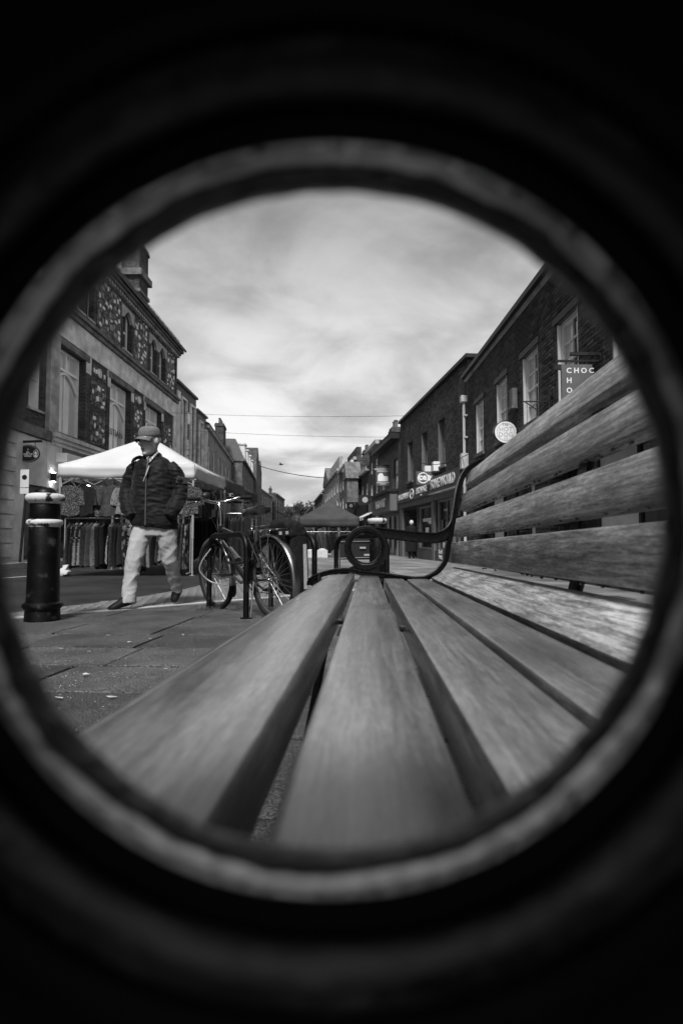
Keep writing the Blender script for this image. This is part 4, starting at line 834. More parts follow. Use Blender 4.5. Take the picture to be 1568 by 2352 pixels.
# ================================================================== CYCLE STANDS
def stand(A, B, h, label):
    A = Vector(A); B = Vector(B); t = empty('cycle_stand', (A+B)/2); tag(t, label, 'cycle stand', 'black hoop cycle stands'); c = (A+B)/2; a, b = A-c, B-c; d = (b-a).normalized(); r = .13; up = Vector((0, 0, 1)); pts = [a-up*.1, a+up*.3, a+up*(h-r)]
    for k in range(1, 7): g = math.pi/2*k/6; pts.append(a+up*(h-r+r*math.sin(g))+d*(r-r*math.cos(g)))
    for k in range(0, 7): g = math.pi/2*k/6; pts.append(b+up*(h-r+r*math.cos(g))-d*(r-r*math.sin(g)))
    pts += [b+up*.3, b-up*.1]; m = MB(); m.tube(pts, .0245, 14, up=(d.y, -d.x, 0)); m.build('hoop', 'black_paint', t, True)
    for q in (a, b): f = MB(); f.lathe([(.05, -.02), (.05, .006), (.03, .01)], 14, q); f.build('base_plate', 'black_paint', t, True)
def G(x, y): return (x, y, gz(y))
H1a, H1b = gnd(480, 1400), gnd(565, 1420); hv = H1b-H1a
stand(H1a, H1b, .70, 'black hoop stand in front of the parked bicycle'); H2a = gnd(622, 1393); stand(H2a, G(H2a.x+hv.x, H2a.y+hv.y), .70, 'black hoop stand on the far side of the parked bicycle'); H3a = G(-.055, 5.45); stand(H3a, G(H3a[0]+hv.x, H3a[1]+hv.y), .70, 'black hoop stand half hidden behind the armrest ring')
# ================================================================== BICYCLE
rear = G(-.535, 4.27); fw_ = Vector((-.62, .785, 0)); front = (rear[0]+fw_.x*1.06, rear[1]+fw_.y*1.06, 0); zg = gz(4.75)
bk_ = empty('bicycle', (rear[0]+fw_.x*.53, rear[1]+fw_.y*.53, zg), math.atan2(fw_.y, fw_.x)); bk_.rotation_euler = (R(-4), R(1.2), math.atan2(fw_.y, fw_.x))
tag(bk_, 'town bicycle with silver mudguards and rear rack leaning on a hoop stand', 'bicycle')
WR = .335; RX, FX = -.53, .53
def wheel(x, steer=0.0, rearw=False):
    w = MB(); tp = [(math.cos(2*math.pi*k/48)*(WR-.018), 0, math.sin(2*math.pi*k/48)*(WR-.018)) for k in range(48)]; w.tube(tp, .0255, 10, True, up=(0, 1, 0)); t = w.build('wheel', 'rubber', bk_, True, (x, 0, WR)); t.rotation_euler = (0, 0, steer)
    r = MB(); r.lathe([(WR-.032, -.011), (WR-.036, -.012), (WR-.048, -.009), (WR-.05, 0), (WR-.048, .009), (WR-.036, .012), (WR-.032, .011), (WR-.036, 0)], 48, (0, 0, 0), 'y', True); r.build('rim', 'steel_dark', t, True)
    s = MB()
    for k in range(32):
        a = 2*math.pi*k/32; b = a+(.42 if k % 4 < 2 else -.42); sd_ = .028 if k % 2 else -.028; s.tube([(.02*math.cos(b), sd_, .02*math.sin(b)), ((WR-.045)*math.cos(a), 0, (WR-.045)*math.sin(a))], .0022, 4)
    s.build('spokes', 'alloy', t)
    h = MB(); h.lathe([(.0, -.055), (.008, -.055), (.008, -.034), (.024, -.032), (.024, -.026), (.014, -.022), (.014, .022), (.024, .026), (.024, .032), (.008, .034), (.008, .055), (0, .055)], 14, (0, 0, 0), 'y'); h.build('hub', 'chrome', t, True)
    if rearw:
        for i, q in enumerate((.055, .048, .041, .034)): c = MB(); c.lathe([(.012, -.036-i*.005), (q, -.037-i*.005), (q, -.039-i*.005), (.012, -.040-i*.005)], 22, (0, 0, 0), 'y', True); c.build('sprocket', 'steel_dark', t)
    rf = MB(); rf.box(.13, .19, -.006, .006, -.03, .03); rf.build('spoke_reflector', 'reflective_strip', t)
    return t
wheel(RX, 0, True); wheel(FX, R(3))
bb_ = (-.10, 0, .29); st_ = (-.235, 0, .74); hd = (.36, 0, .80); hb = (.40, 0, .63)
fr = MB(); fr.tube([bb_, st_], .021, 10); fr.tube([(-.2, 0, .64), (.365, 0, .775)], .019, 10); fr.tube([bb_, (.395, 0, .66)], .025, 10); fr.tube([hd, hb], .024, 10)
for s in (-1, 1): fr.tube([(-.10, .03*s, .29), (RX, .06*s, WR)], [.012, .008], 8); fr.tube([(-.215, .022*s, .66), (RX, .06*s, WR)], [.009, .007], 8)
fr.lathe([(.021, -.036), (.021, .036)], 12, bb_, 'y'); fr.build('frame', 'bike_frame', bk_, True)
fk = MB()
for s in (-1, 1): fk.tube([(.405, .035*s, .61), (.44, .05*s, .5), (FX, .055*s, WR)], [.014, .012, .008], 8)
fk.tube([(.405, -.035, .612), (.405, .035, .612)], .015, 8); fk.build('fork', 'bike_frame', bk_, True)
sp_ = MB(); sp_.tube([st_, (-.265, 0, .86)], .0135, 10); sp_.build('seat_post', 'chrome', bk_, True)
sa = MB(); secs = []
for i in range(11):
    t = i/10; x = -.41+.30*t; w = .10*(1-t)**.9+.02+(.01 if i < 2 else 0); secs.append((x, w if i else .06, .90-.012*math.sin(t*3)+.014*(1-t)))
vs = []
for x, w, z in secs:
    for k in range(12): a = 2*math.pi*k/12; vs.append((x, w*math.cos(a), z+(.03 if math.sin(a) > 0 else .05)*math.sin(a)))
sa.add(vs, [(i*12+k, i*12+(k+1) % 12, (i+1)*12+(k+1) % 12, (i+1)*12+k) for i in range(10) for k in range(12)]+[tuple(range(12)), tuple(120+k for k in range(12))]); so = sa.build('saddle', 'leather', bk_, True)
sr = MB()
for s in (-1, 1): sr.tube([(-.36, .03*s, .845), (-.27, .025*s, .835), (-.15, .012*s, .855)], .004, 6)
sr.build('saddle_rails', 'chrome', so)
hbm = MB(); stm = MB(); stm.tube([hd, (.345, 0, .93), (.37, 0, 1.015), (.395, 0, 1.025)], [.014, .014, .013, .013], 10); stm.lathe([(.022, 0), (.022, .018)], 12, (.358, 0, .80)); stm.build('stem', 'chrome', bk_, True)
bar = [(.33, .315, 1.06), (.33, .2, 1.06), (.36, .13, 1.045), (.395, .05, 1.027), (.395, -.05, 1.027), (.36, -.13, 1.045), (.33, -.2, 1.06), (.33, -.315, 1.06)]; hbm.tube(spl(bar, 5), .0135, 10, up=(0, 0, 1)); ho = hbm.build('handlebar', 'chrome', bk_, True)
for s in (-1, 1):
    gp = MB(); gp.tube([(.33, .2*s, 1.06), (.328, .26*s, 1.06), (.328, .325*s, 1.06)], [.019, .02, .019], 10); gp.build('grip', 'rubber', ho, True)
    lv = MB(); lv.box(.335, .375, .165*s-.018, .165*s+.018, 1.045, 1.08); lv.tube([(.37, .165*s, 1.055), (.40, .2*s, 1.04), (.39, .3*s, 1.02)], [.008, .007, .006], 6); lv.build('brake_lever', 'chrome', ho, True)
be = MB(); be.lathe([(0, .032), (.018, .03), (.029, .02), (.031, .0), (.026, -.004)], 16, (.36, -.12, 1.075)); be.build('bell', 'chrome', ho, True); mi = MB(); mi.ell((.40, .11, 1.09), .03, .045, .035); mi.build('headlamp', 'black_plastic', ho, True)
cb = MB()
for s in (-1, 1): cb.tube(spl([(.375, .16*s, 1.06), (.48, .12*s, 1.03), (.48, .03*s, .88), (.41, 0, .72)], 6), .004, 5)
cb.build('brake_cable', 'black_plastic', ho, True)
def guard(cxx, a0, a1, r, n=18, w=.034):
    mb = MB(); vs = []
    for i in range(n+1):
        a = R(a0+(a1-a0)*i/n)
        for k in range(7): b = math.pi*k/6; rr_ = r+.016*math.sin(b); vs.append((cxx+rr_*math.cos(a), w*math.cos(b), WR+rr_*math.sin(a)))
        for k in range(7): b = math.pi*(6-k)/6; rr_ = r-.003+.016*math.sin(b); vs.append((cxx+rr_*math.cos(a), (w-.003)*math.cos(b), WR+rr_*math.sin(a)))
    m = 14; mb.add(vs, [(i*m+k, i*m+(k+1) % m, (i+1)*m+(k+1) % m, (i+1)*m+k) for i in range(n) for k in range(m)]+[tuple(range(m)), tuple(n*m+k for k in range(m))]); g = mb.build('mudguard', 'mudguard', bk_, True)
    sg = MB()
    for ang in (a1-12 if a1 > 90 else a0+12, (a0+a1)/2+20):
        a = R(ang)
        for s in (-1, 1): sg.tube([(cxx, .055*s, WR), (cxx+r*math.cos(a), w*s, WR+r*math.sin(a))], .0025, 5)
    sg.build('mudguard_stay', 'steel_dark', g); return g
g1 = guard(RX, 40, 200, WR+.012); g2 = guard(FX, 20, 195, WR+.012)
for cxx, a, g in ((RX, 208, g1), (FX, 203, g2)):
    fl = MB(); r = WR+.014; pts = [(cxx+(r+.002*k)*math.cos(R(a-12+6*k)), WR+(r+.002*k)*math.sin(R(a-12+6*k))) for k in range(5)]; vs = []
    for i, (x, z) in enumerate(pts):
        w = .032+.004*i-(.014 if i == 4 else 0)
        for q, dd in ((-w, 0), (0, -.016), (w, 0), (w, .004), (0, -.011), (-w, .004)): vs.append((x-dd, q, z))
    fl.add(vs, [(i*6+k, i*6+(k+1) % 6, (i+1)*6+(k+1) % 6, (i+1)*6+k) for i in range(4) for k in range(6)]+[(0, 1, 2, 3, 4, 5), (29, 28, 27, 26, 25, 24)]); fl.build('mud_flap', 'rubber', g, True)
rk = MB(); zt = .735
rk.tube(spl([(-.27, .06, zt), (-.70, .06, zt), (-.725, .05, zt), (-.73, 0, zt), (-.725, -.05, zt), (-.70, -.06, zt), (-.27, -.06, zt)], 4), .0055, 8, up=(0, 0, 1)); rk.tube([(-.30, 0, zt), (-.73, 0, zt)], .005, 6)
for x in (-.32, -.5, -.66): rk.tube([(x, -.06, zt), (x, .06, zt)], .0045, 6)
for s in (-1, 1):
    for xx in (-.42, -.52, -.66): rk.tube(spl([(xx, .06*s, zt), (xx-.005, .085*s, zt-.03), (xx*.4+RX*.6, .085*s, .5), (RX+.01, .068*s, WR+.02)], 4), .005, 6)
rk.tube([(-.27, .03, zt), (-.225, .015, .70)], .005, 6); rk.tube(spl([(-.30, .055, zt+.004), (-.33, .05, zt+.03), (-.48, .05, zt+.035), (-.50, 0, zt+.035), (-.48, -.05, zt+.035), (-.33, -.05, zt+.03), (-.30, -.055, zt+.004)], 4), .004, 6); rk.build('rear_rack', 'chrome', bk_, True)
rp = MB(); rp.box(-.742, -.735, -.055, .055, zt-.055, zt-.008); rpo = rp.build('reflector_plate', 'black_plastic', bk_)
for s in (-1, 1): q = MB(); q.box(-.745, -.7425, .03*s-.012, .03*s+.012, zt-.045, zt-.02); q.build('reflector', 'reflective_strip', rpo)
ck = MB(); ca = R(205)
for s, a in ((-1, ca), (1, ca+math.pi)):
    e = (bb_[0]+.17*math.cos(a), .075*s, bb_[2]+.17*math.sin(a)); ck.tube([(bb_[0], .06*s, bb_[2]), e], [.014, .010], 8)
    pd = MB()
    for dx in (-.035, .035): pd.box(e[0]+dx-.008, e[0]+dx+.008, e[1] if s > 0 else e[1]-.1, e[1]+.1 if s > 0 else e[1], e[2]-.012, e[2]+.012)
    for dy in (.008, .09): yy = e[1]+s*dy; pd.box(e[0]-.026, e[0]+.026, yy-.008, yy+.008, e[2]-.011, e[2]+.011)
    pd.box(e[0]-.008, e[0]+.008, min(e[1]+s*.017, e[1]+s*.08), max(e[1]+s*.017, e[1]+s*.08), e[2]-.009, e[2]+.009); pd.build('pedal', 'black_plastic', bk_)
ck.tube([(bb_[0], -.061, bb_[2]), (bb_[0], .061, bb_[2])], .009, 8); ck.build('crank', 'alloy', bk_, True)
cr_ = MB(); cr_.lathe([(.078, -.052), (.09, -.052), (.09, -.048), (.078, -.048)], 30, bb_, 'y', True)
for k in range(5): a = 2*math.pi*k/5; cr_.bar((bb_[0], -.05, bb_[2]), (bb_[0]+.08*math.cos(a), -.05, bb_[2]+.08*math.sin(a)), .012, .004)
cr_.build('chainring', 'steel_dark', bk_)
cn_ = MB(); cn_.tube([(bb_[0], -.05, bb_[2]+.088), (RX, -.048, WR+.05)], .004, 6); cn_.tube([(bb_[0], -.05, bb_[2]-.088), (RX+.03, -.055, WR-.14)], .004, 6); cn_.build('chain', 'steel_dark', bk_)
dl = MB(); dl.box(RX-.02, RX+.02, -.085, -.06, WR-.07, WR-.01); dl.lathe([(.0, -.005), (.028, -.005), (.028, .005), (0, .005)], 12, (RX+.02, -.06, WR-.075), 'y'); dl.lathe([(.0, -.005), (.028, -.005), (.028, .005), (0, .005)], 12, (RX+.035, -.06, WR-.15), 'y'); dl.bar((RX+.02, -.065, WR-.075), (RX+.035, -.065, WR-.15), .02, .008); dl.build('derailleur', 'steel_dark', bk_, True)
ks = MB(); ks.tube([(-.3, .05, .31), (-.36, .13, .03)], .008, 8); ks.build('kick_stand', 'alloy', bk_, True)
cg = MB(); cg.prism([(RX+.04, WR+.085), (bb_[0]+.02, bb_[2]+.12), (bb_[0]+.10, bb_[2]+.06), (bb_[0]+.11, bb_[2]-.04), (bb_[0]-.02, bb_[2]+.05), (RX+.05, WR+.04)], -.066, -.058); cg.build('chain_guard', 'black_plastic', bk_)
ul = MB(); ul.tube(spl([(-.3, .03, .5), (-.2, .10, .47), (-.02, .13, .47), (.08, .09, .52), (.12, .04, .55)], 6), .011, 8); ul.build('lock_bar', 'black_plastic', bk_, True)
fl_ = MB(); fl_.lathe([(0, .0), (.03, .0), (.036, .05), (.03, .06), (0, .06)], 14, (.43, 0, .70), 'x'); fl_.build('front_lamp', 'chrome', bk_, True)
bt = MB(); bt.tube([(.10, -.02, .47), (.26, -.02, .57)], .036, 14); bt.build('bottle', 'alloy', bk_, True)
# pannier on the right side of the rack
pb = empty('pannier_bag'); pb.matrix_world = Matrix.Translation(bk_.location) @ bk_.rotation_euler.to_matrix().to_4x4() @ Matrix.Translation((-.58, -.155, .40)); tag(pb, 'black fabric pannier with roll top hanging on the bicycle rack', 'bag')
pn = MB()
def rb(mb, sx_, secs):
    vs = []
    for z, hx, hy, ox, oy in secs:
        for k in range(24):
            a = 2*math.pi*k/24; c, s = math.cos(a), math.sin(a); e = .35; vs.append((ox+hx*math.copysign(abs(c)**e, c), oy+hy*math.copysign(abs(s)**e, s), z))
    n = len(secs); mb.add(vs, [(i*24+k, i*24+(k+1) % 24, (i+1)*24+(k+1) % 24, (i+1)*24+k) for i in range(n-1) for k in range(24)]+[tuple(range(24))[::-1], tuple((n-1)*24+k for k in range(24))])
rb(pn, 1, [(-.20, .11, .06, 0, 0), (-.185, .135, .078, 0, 0), (0, .15, .085, 0, 0), (.2, .158, .088, 0, 0), (.30, .16, .085, 0, .01)]); pn.build('pouch', 'bag_fabric', pb, True)
pf = MB(); rb(pf, 1, [(.24, .164, .093, 0, 0), (.30, .17, .1, 0, .012), (.35, .162, .1, -.006, .03), (.385, .135, .082, -.012, .045), (.405, .09, .05, -.02, .055), (.41, .04, .02, -.02, .058)]); po_ = pf.build('lid', 'bag_fabric', pb, True); finish(po_, [('SUBSURF', dict(levels=2))])
for v_ in po_.data.vertices: v_.co += v_.normal*(.018*noise.noise(v_.co*11)+.008*noise.noise(v_.co*27))
ps = MB(); ps.add([(-.162, -.05, .2), (-.162, -.02, .2), (-.148, -.01, -.16), (-.148, -.045, -.16), (-.166, -.05, .2), (-.166, -.02, .2), (-.152, -.01, -.16), (-.152, -.045, -.16)], [(0, 1, 2, 3), (4, 7, 6, 5), (0, 4, 5, 1), (1, 5, 6, 2), (2, 6, 7, 3), (3, 7, 4, 0)]); ps.build('reflective_tape', 'reflective_strip', pb)
# cable lock
lk = MB(); LA = H1a; pts = spl([(LA.x+.02, LA.y-.03, LA.z+.58), (LA.x-.06, LA.y-.05, LA.z+.46), (LA.x-.07, LA.y-.06, LA.z+.36), (LA.x+.05, LA.y-.06, LA.z+.26), (LA.x+.25, LA.y-.15, LA.z+.25), (LA.x+.38, LA.y-.2, LA.z+.3)], 8); lk.tube(pts, .006, 8)
tag(lk.build('cable_lock', 'steel_pole', None, True), 'thin looped cable lock round the front hoop stand', 'lock')
# ================================================================== GRASS, LITTER, PUDDLE
gr = MB(); random.seed(5)
for _ in range(260):
    a, r = random.uniform(0, 6.28), abs(random.gauss(0, .09)); x, y = H1a.x+r*math.cos(a)*1.6, H1a.y-.02+r*math.sin(a); h = random.uniform(.015, .05); l = random.uniform(-.03, .03); z = gz(y)
    gr.add([(x-.002, y, z), (x+.002, y, z), (x+l, y+random.uniform(-.02, .02), z+h)], [(0, 1, 2)])
tag(gr.build('grass', 'grass', fix=False), 'tuft of grass round the foot of the hoop stand', 'grass', kind='stuff')
ORD_ = ['', '', 'eleventh', 'third', 'fifth', 'eighth', 'ninth', 'seventh', 'sixth', 'fourth', 'tenth', 'twelfth']
for i, (u, v, s_) in enumerate(((198, 1553, .032), (136, 1608, .024), (420, 1460, .014), (255, 1606, .02), (140, 1493, .016), (300, 1478, .02), (345, 1470, .016), (540, 1493, .022), (510, 1525, .012), (380, 1540, .012), (205, 1500, .012), (250, 1462, .016))):
    p = gnd(u, v); m = MB(); n = 7; ring = [(s_*random.uniform(.35, 1.2)*math.cos(2*math.pi*k/n), s_*.35*random.uniform(.3, 1.3)*math.sin(2*math.pi*k/n), .004+random.uniform(0, .004)) for k in range(n)]
    m.add(ring+[(x, y, z+.002) for x, y, z in ring], [tuple(range(n))[::-1], tuple(range(n, 2*n))]+[(k, (k+1) % n, n+(k+1) % n, n+k) for k in range(n)]); o = m.build('litter_scrap', 'litter', None, loc=(p.x, p.y, p.z+.003)); o.rotation_euler = (0, 0, random.uniform(-.4, .4))
    tag(o, ['largest pale scrap', 'second pale scrap'][i]+' lying on the slabs at lower left' if i < 2 else 'small pale scrap, %s nearest of the litter on the slabs' % ORD_[i], 'litter', 'pale scraps on the paving')
sb = MB()
for _ in range(1000):
    y = random.uniform(1.3, 4.4); x = random.uniform(-1.0*y-.1, -.12*y-.1); s_ = random.uniform(.0012, .0035); z = gz(y); a = random.uniform(0, 3); c, s = math.cos(a)*s_, math.sin(a)*s_
    sb.add([(x+c, y+s, z+.002), (x-s, y+c, z+.002), (x-c, y-s, z+.002), (x+s, y-c, z+.002), (x, y, z+.002+s_)], [(0, 1, 4), (1, 2, 4), (2, 3, 4), (3, 0, 4)])
tag(sb.build('grit', 'kerb_stone', fix=False), 'pale grit scattered over the paving slabs', 'grit', kind='stuff')
pp = gnd(660, 1330); pu = MB(); pu.add([(pp.x+.55*math.cos(2*math.pi*k/24)*(1+.2*noise.noise(Vector((k*.7, 0, 0)))), pp.y+.5*math.sin(2*math.pi*k/24)*(1+.2*noise.noise(Vector((k*.7, 3, 0)))), gz(pp.y+.5*math.sin(2*math.pi*k/24))-.002) for k in range(24)], [tuple(range(24))]); tag(pu.build('puddle', 'puddle'), kind='structure')
# ================================================================== MARKET STALLS
def canopy_stall(name, label, cat, x0, x1, y0, y1, zb, zt, zp, m, seed=0, sag=.12, rz=0.0, apex=None):
    """pop-up stall: local origin at front left foot"""
    zf = min(gz(y0), gz(y1)); cxm, cym = (x0+x1)/2, (y0+y1)/2
    t = empty(name, (cxm, cym, gz(cym))); tag(t, label, cat); g0 = gz(cym); hx, hy = (x1-x0)/2, (y1-y0)/2; zb -= g0; zt -= g0; zp -= g0
    n = 10; roof = MB()
    for s in range(4):
        c = [(-hx, -hy), (hx, -hy), (hx, hy), (-hx, hy)]; A, B = c[s], c[(s+1) % 4]; vs = []; idx = {}
        for i in range(n+1):
            for j in range(n+1):
                a, b = i/n, j/n; ex, ey = A[0]+(B[0]-A[0])*b, A[1]+(B[1]-A[1])*b; h = a
                x, y = ex*(1-h), ey*(1-h); z = zt+(zp-zt)*(h**1.12)-sag*math.sin(math.pi*b)*(1-h)*(.35+h)*1.0+.012*noise.noise(Vector((x*3+seed, y*3, 0)))
                idx[i, j] = len(vs); vs.append((x, y, z))
        roof.add(vs, [(idx[i, j], idx[i, j+1], idx[i+1, j+1], idx[i+1, j]) for i in range(n) for j in range(n)])
    bm = roof.build('canopy', m, t, True); finish(bm, [('WELD', dict(merge_threshold=.004)), ('SOLIDIFY', dict(thickness=.006, offset=0))])
    for s in range(4):
        c = [(-hx, -hy), (hx, -hy), (hx, hy), (-hx, hy)]; A, B = c[s], c[(s+1) % 4]; d = Vector((B[0]-A[0], B[1]-A[1], 0)).normalized(); nn = Vector((d.y, -d.x, 0)); va = MB(); N_ = 28; vs = []
        for i in range(N_+1):
            b = i/N_; p = Vector((A[0]+(B[0]-A[0])*b, A[1]+(B[1]-A[1])*b, 0)); dip = sag*.35*math.sin(math.pi*b)
            for k in range(4):
                q = k/3; o = .012+.035*q*noise.noise(Vector((b*9+seed+s*7, q*1.5, 0)))+.018*math.sin(q*5+b*3); z = zt-dip*(1-q)-(zt-zb)*q+.02*q*noise.noise(Vector((b*6, seed, s))); vs.append(tuple(p+nn*o+Vector((0, 0, z))))
        va.add(vs, [(i*4+k, i*4+k+1, (i+1)*4+k+1, (i+1)*4+k) for i in range(N_) for k in range(3)]); vo = va.build('valance', m, t, True); finish(vo, [('SOLIDIFY', dict(thickness=.005))])
    for sx_, sy_ in ((-1, -1), (1, -1), (1, 1), (-1, 1)):
        x, y = sx_*(hx-.03), sy_*(hy-.03); lg = MB(); zg_ = gz(cym+y)-g0; lg.box(x-.02, x+.02, y-.02, y+.02, zg_+.75, zt-.02); lg.box(x-.014, x+.014, y-.014, y+.014, zg_+.004, zg_+.75); lg.box(x-.05, x+.05, y-.05, y+.05, zg_-.003, zg_+.004); lg.build('pole', 'steel_pole', t)
    tr = MB()
    for A, B in (((-hx, -hy), (hx, -hy)), ((hx, -hy), (hx, hy)), ((hx, hy), (-hx, hy)), ((-hx, hy), (-hx, -hy))):
        A = Vector((A[0], A[1], 0))*.97; B = Vector((B[0], B[1], 0))*.97; k = 4
        for i in range(k):
            p, q = A+(B-A)*i/k, A+(B-A)*(i+1)/k; za, zb_ = (zt-.1, zt-.42) if i % 2 else (zt-.42, zt-.1); tr.bar(p+Vector((0, 0, za)), q+Vector((0, 0, zb_)), .022, .012); tr.bar(p+Vector((0, 0, zb_)), q+Vector((0, 0, za)), .022, .012)
    tr.build('truss', 'steel_pole', t); return t
PB = gnd(425, 1322); Y1 = PB.y
xr, xl = at(447, 1097, Y1).x, at(135, 1088, Y1).x; zb1, zt1 = at(447, 1098, Y1).z, at(447, 1066, Y1).z; D1_ = 2.55; zp1 = at(347, 1002, Y1+D1_/2).z
canopy_stall('market_stall', 'white canopied market stall of clothes behind the walking person', 'market stall', xl, xr, Y1, Y1+D1_, zb1, zt1, zp1, 'canopy_white', 1, .10)
Y2 = Y1+D1_+.25; canopy_stall('market_stall', 'dark canopied clothes stall just behind the white one', 'market stall', xl+.1, xr+.02, Y2, Y2+2.5, zb1+.02, zt1+.05, zp1-.1, 'canopy_grey', 5, .1)
Y3 = Y2+2.75; canopy_stall('market_stall', 'third stall canopy, farthest of the row at the left', 'market stall', xl+.1, xr-.02, Y3, Y3+2.6, zb1, zt1+.05, zp1-.1, 'canopy_dark', 9, .1)
YG = 24.5; gx0, gx1 = at(688, 1190, YG).x, at(824, 1190, YG).x; canopy_stall('market_gazebo', 'dark pointed gazebo with a clothes rail in the middle of the street', 'gazebo', gx0, gx1, YG, YG+2.7, at(755, 1209, YG).z, at(755, 1187, YG).z, at(755, 1150, YG+1.35).z, 'canopy_dark', 3, .06)
# --- garments
def shirt_mesh(seed, w=.46, h=.62, sl=.34):
    random.seed(seed); m = MB(); n, k = 12, 12; vs = []
    for side in (-1, 1):
        for i in range(k+1):
            for j in range(n+1):
                a, b = i/k, j/n*2-1; ww = w/2*(.9+.18*a); x = b*ww; z = -a*h-(.05*abs(b)**1.5 if i == 0 else .05*abs(b)**1.5*(1-a)); z -= .03*math.sin(b*3+seed)*a
                f = .018*math.sin(b*7+seed*2+a)*a+.02*noise.noise(Vector((x*9, z*4, seed))); y = side*(.022*(1-b*b)+.004)+f; vs.append((x, y, z))
    q = (k+1)*(n+1); fs = []
    for s in (0, 1):
        for i in range(k):
            for j in range(n): a = s*q+i*(n+1)+j; fs.append((a, a+1, a+n+2, a+n+1))
    for i in range(k):
        for j in (0, n): a = i*(n+1)+j; fs.append((a, a+q, a+q+n+1, a+n+1))
    for j in range(n): a = k*(n+1)+j; fs.append((a, a+1, a+1+q, a+q)); a = j; fs.append((a, a+1, a+1+q, a+q))
    m.add(vs, fs)
    for s in (-1, 1):
        m.tube([(s*w*.42, 0, -.08), (s*w*.56, .01, -.2), (s*w*.60, .0, -.08-sl*.7), (s*w*.62, .01, -.08-sl)], [.07, .085, .08, .085], 10, flat=.35, up=(1, 0, 0))
    m.tube(spl([(0, 0, .0), (0, 0, .05), (.02, 0, .08), (.0, 0, .1), (-.015, 0, .085)], 3), .003, 5); m.tube([(-w*.4, 0, -.045), (0, 0, .0), (w*.4, 0, -.045)], .006, 5)
    return m
def hang_mesh(seed, l=.9, d=.22):
    random.seed(seed); m = MB(); secs = []; n = 9; k = 18; vs = []
    for i in range(n+1):
        a = i/n; 
        for j in range(k):
            t = 2*math.pi*j/k; rx = (.028+.022*a)*(1+.35*math.sin(3*t+seed+a*2)); ry = d*(.85 if i else .35)*(1+.10*math.sin(5*t+seed))
            vs.append((rx*math.cos(t)+.014*math.sin(a*4+seed), ry*math.sin(t), -a*l+(-.05*abs(math.sin(t)) if i == 0 else 0)+(.03*math.sin(t*2+seed) if i == n else 0)))
    m.add(vs, [(i*k+j, i*k+(j+1) % k, (i+1)*k+(j+1) % k, (i+1)*k+j) for i in range(n) for j in range(k)]+[tuple(range(k)), tuple(n*k+j for j in range(k))[::-1]])
    m.tube(spl([(0, 0, -.01), (0, 0, .04), (0, .02, .07), (0, 0, .085), (0, -.015, .07)], 3), .003, 5); return m
ORD = ['first', 'second', 'third', 'fourth', 'fifth', 'sixth', 'seventh', 'eighth', 'ninth', 'tenth', 'eleventh', 'twelfth', 'thirteenth', 'fourteenth', 'fifteenth', 'sixteenth', 'seventeenth', 'eighteenth', 'nineteenth', 'twentieth', 'twenty-first', 'twenty-second', 'twenty-third', 'twenty-fourth', 'twenty-fifth', 'twenty-sixth', 'twenty-seventh', 'twenty-eighth', 'twenty-ninth', 'thirtieth']
def rail(x0, x1, y, z, label, legs=True):
    t = empty('clothes_rail', ((x0+x1)/2, y, gz(y))); tag(t, label, 'clothes rail'); m = MB(); h = (x1-x0)/2; zz = z-gz(y); m.tube([(-h, 0, zz), (h, 0, zz)], .014, 8); m.build('crossbar', 'steel_pole', t, True)
    if legs:
        for s in (-1, 1): l = MB(); l.tube([(s*h, 0, zz), (s*h, 0, .05)], .013, 8); l.tube([(s*h, -.25, .05), (s*h, .25, .05)], .013, 8); l.build('leg', 'steel_pole', t, True)
def mixed(mesh_fn, seeds, mats):
    out = {}
    for sd_ in seeds:
        mm_ = mesh_fn(sd_)
        for k in mats: out[sd_, k] = mm_.mesh('garment', CL[k], True)
    return out
SH = mixed(lambda s: shirt_mesh(s), (1, 2, 3), (0, 1, 2, 4, 6)); HG = mixed(lambda s: hang_mesh(s, .84+.05*(s % 3)), (1, 2, 3, 4), range(8)); HS = mixed(lambda s: hang_mesh(s, .72, .2), (5, 6), (0, 4, 5, 7))
random.seed(21)
zu = at(300, 1096, Y1).z; zl = at(300, 1190, Y1).z
rail(xl+.08, xr-.06, Y1+.06, zu-.05, 'upper rail across the front of the white stall', False); rail(xl+.1, xr-.1, Y1+.12, zl, 'lower rail across the front of the white stall')
order = [6, 2, 1, 1, 0, 4, 2, 6, 0]
for i, k in enumerate((2, 0, 2, 4, 1, 0, 6, 1, 2)):
    x = xl+.2+i*(xr-xl-.35)/8; sd_ = random.choice((1, 2, 3)); o = link('garment', SH[sd_, k], None, (x, Y1+.05+random.uniform(-.02, .02), zu-.16), (0, 0, random.uniform(-.5, .5)))
    tag(o, '%s top on a hanger, %s from the left on the upper rail' % (CLN[k], ORD[i]), 'shirt', 'tops on the upper rail of the white stall')
n = 27
for i in range(n):
    k = random.choice((0, 0, 5, 7, 3, 6, 1, 5, 0, 7, 4)); k = 3 if i in (2, 3) else k; sd_ = random.choice((1, 2, 3, 4)); x = xl+.2+i*(xr-xl-.4)/(n-1); o = link('garment', HG[sd_, k], None, (x, Y1+.12, zl-.085), (0, 0, random.uniform(-.35, .35))); o.scale = (1.15, 1, random.uniform(.92, 1.06))
    tag(o, '%s garment, %s from the left on the lower rail of the white stall' % (CLN[k], ORD[i]), 'garment', 'clothes on the lower rail of the white stall')
xa, xb = at(452, 1180, Y2+.1).x, at(560, 1180, Y2+.1).x; zl2 = at(500, 1179, Y2).z
rail(xa-.2, xb, Y2+.1, zl2, 'rail of dark clothes behind the bicycle handlebars')
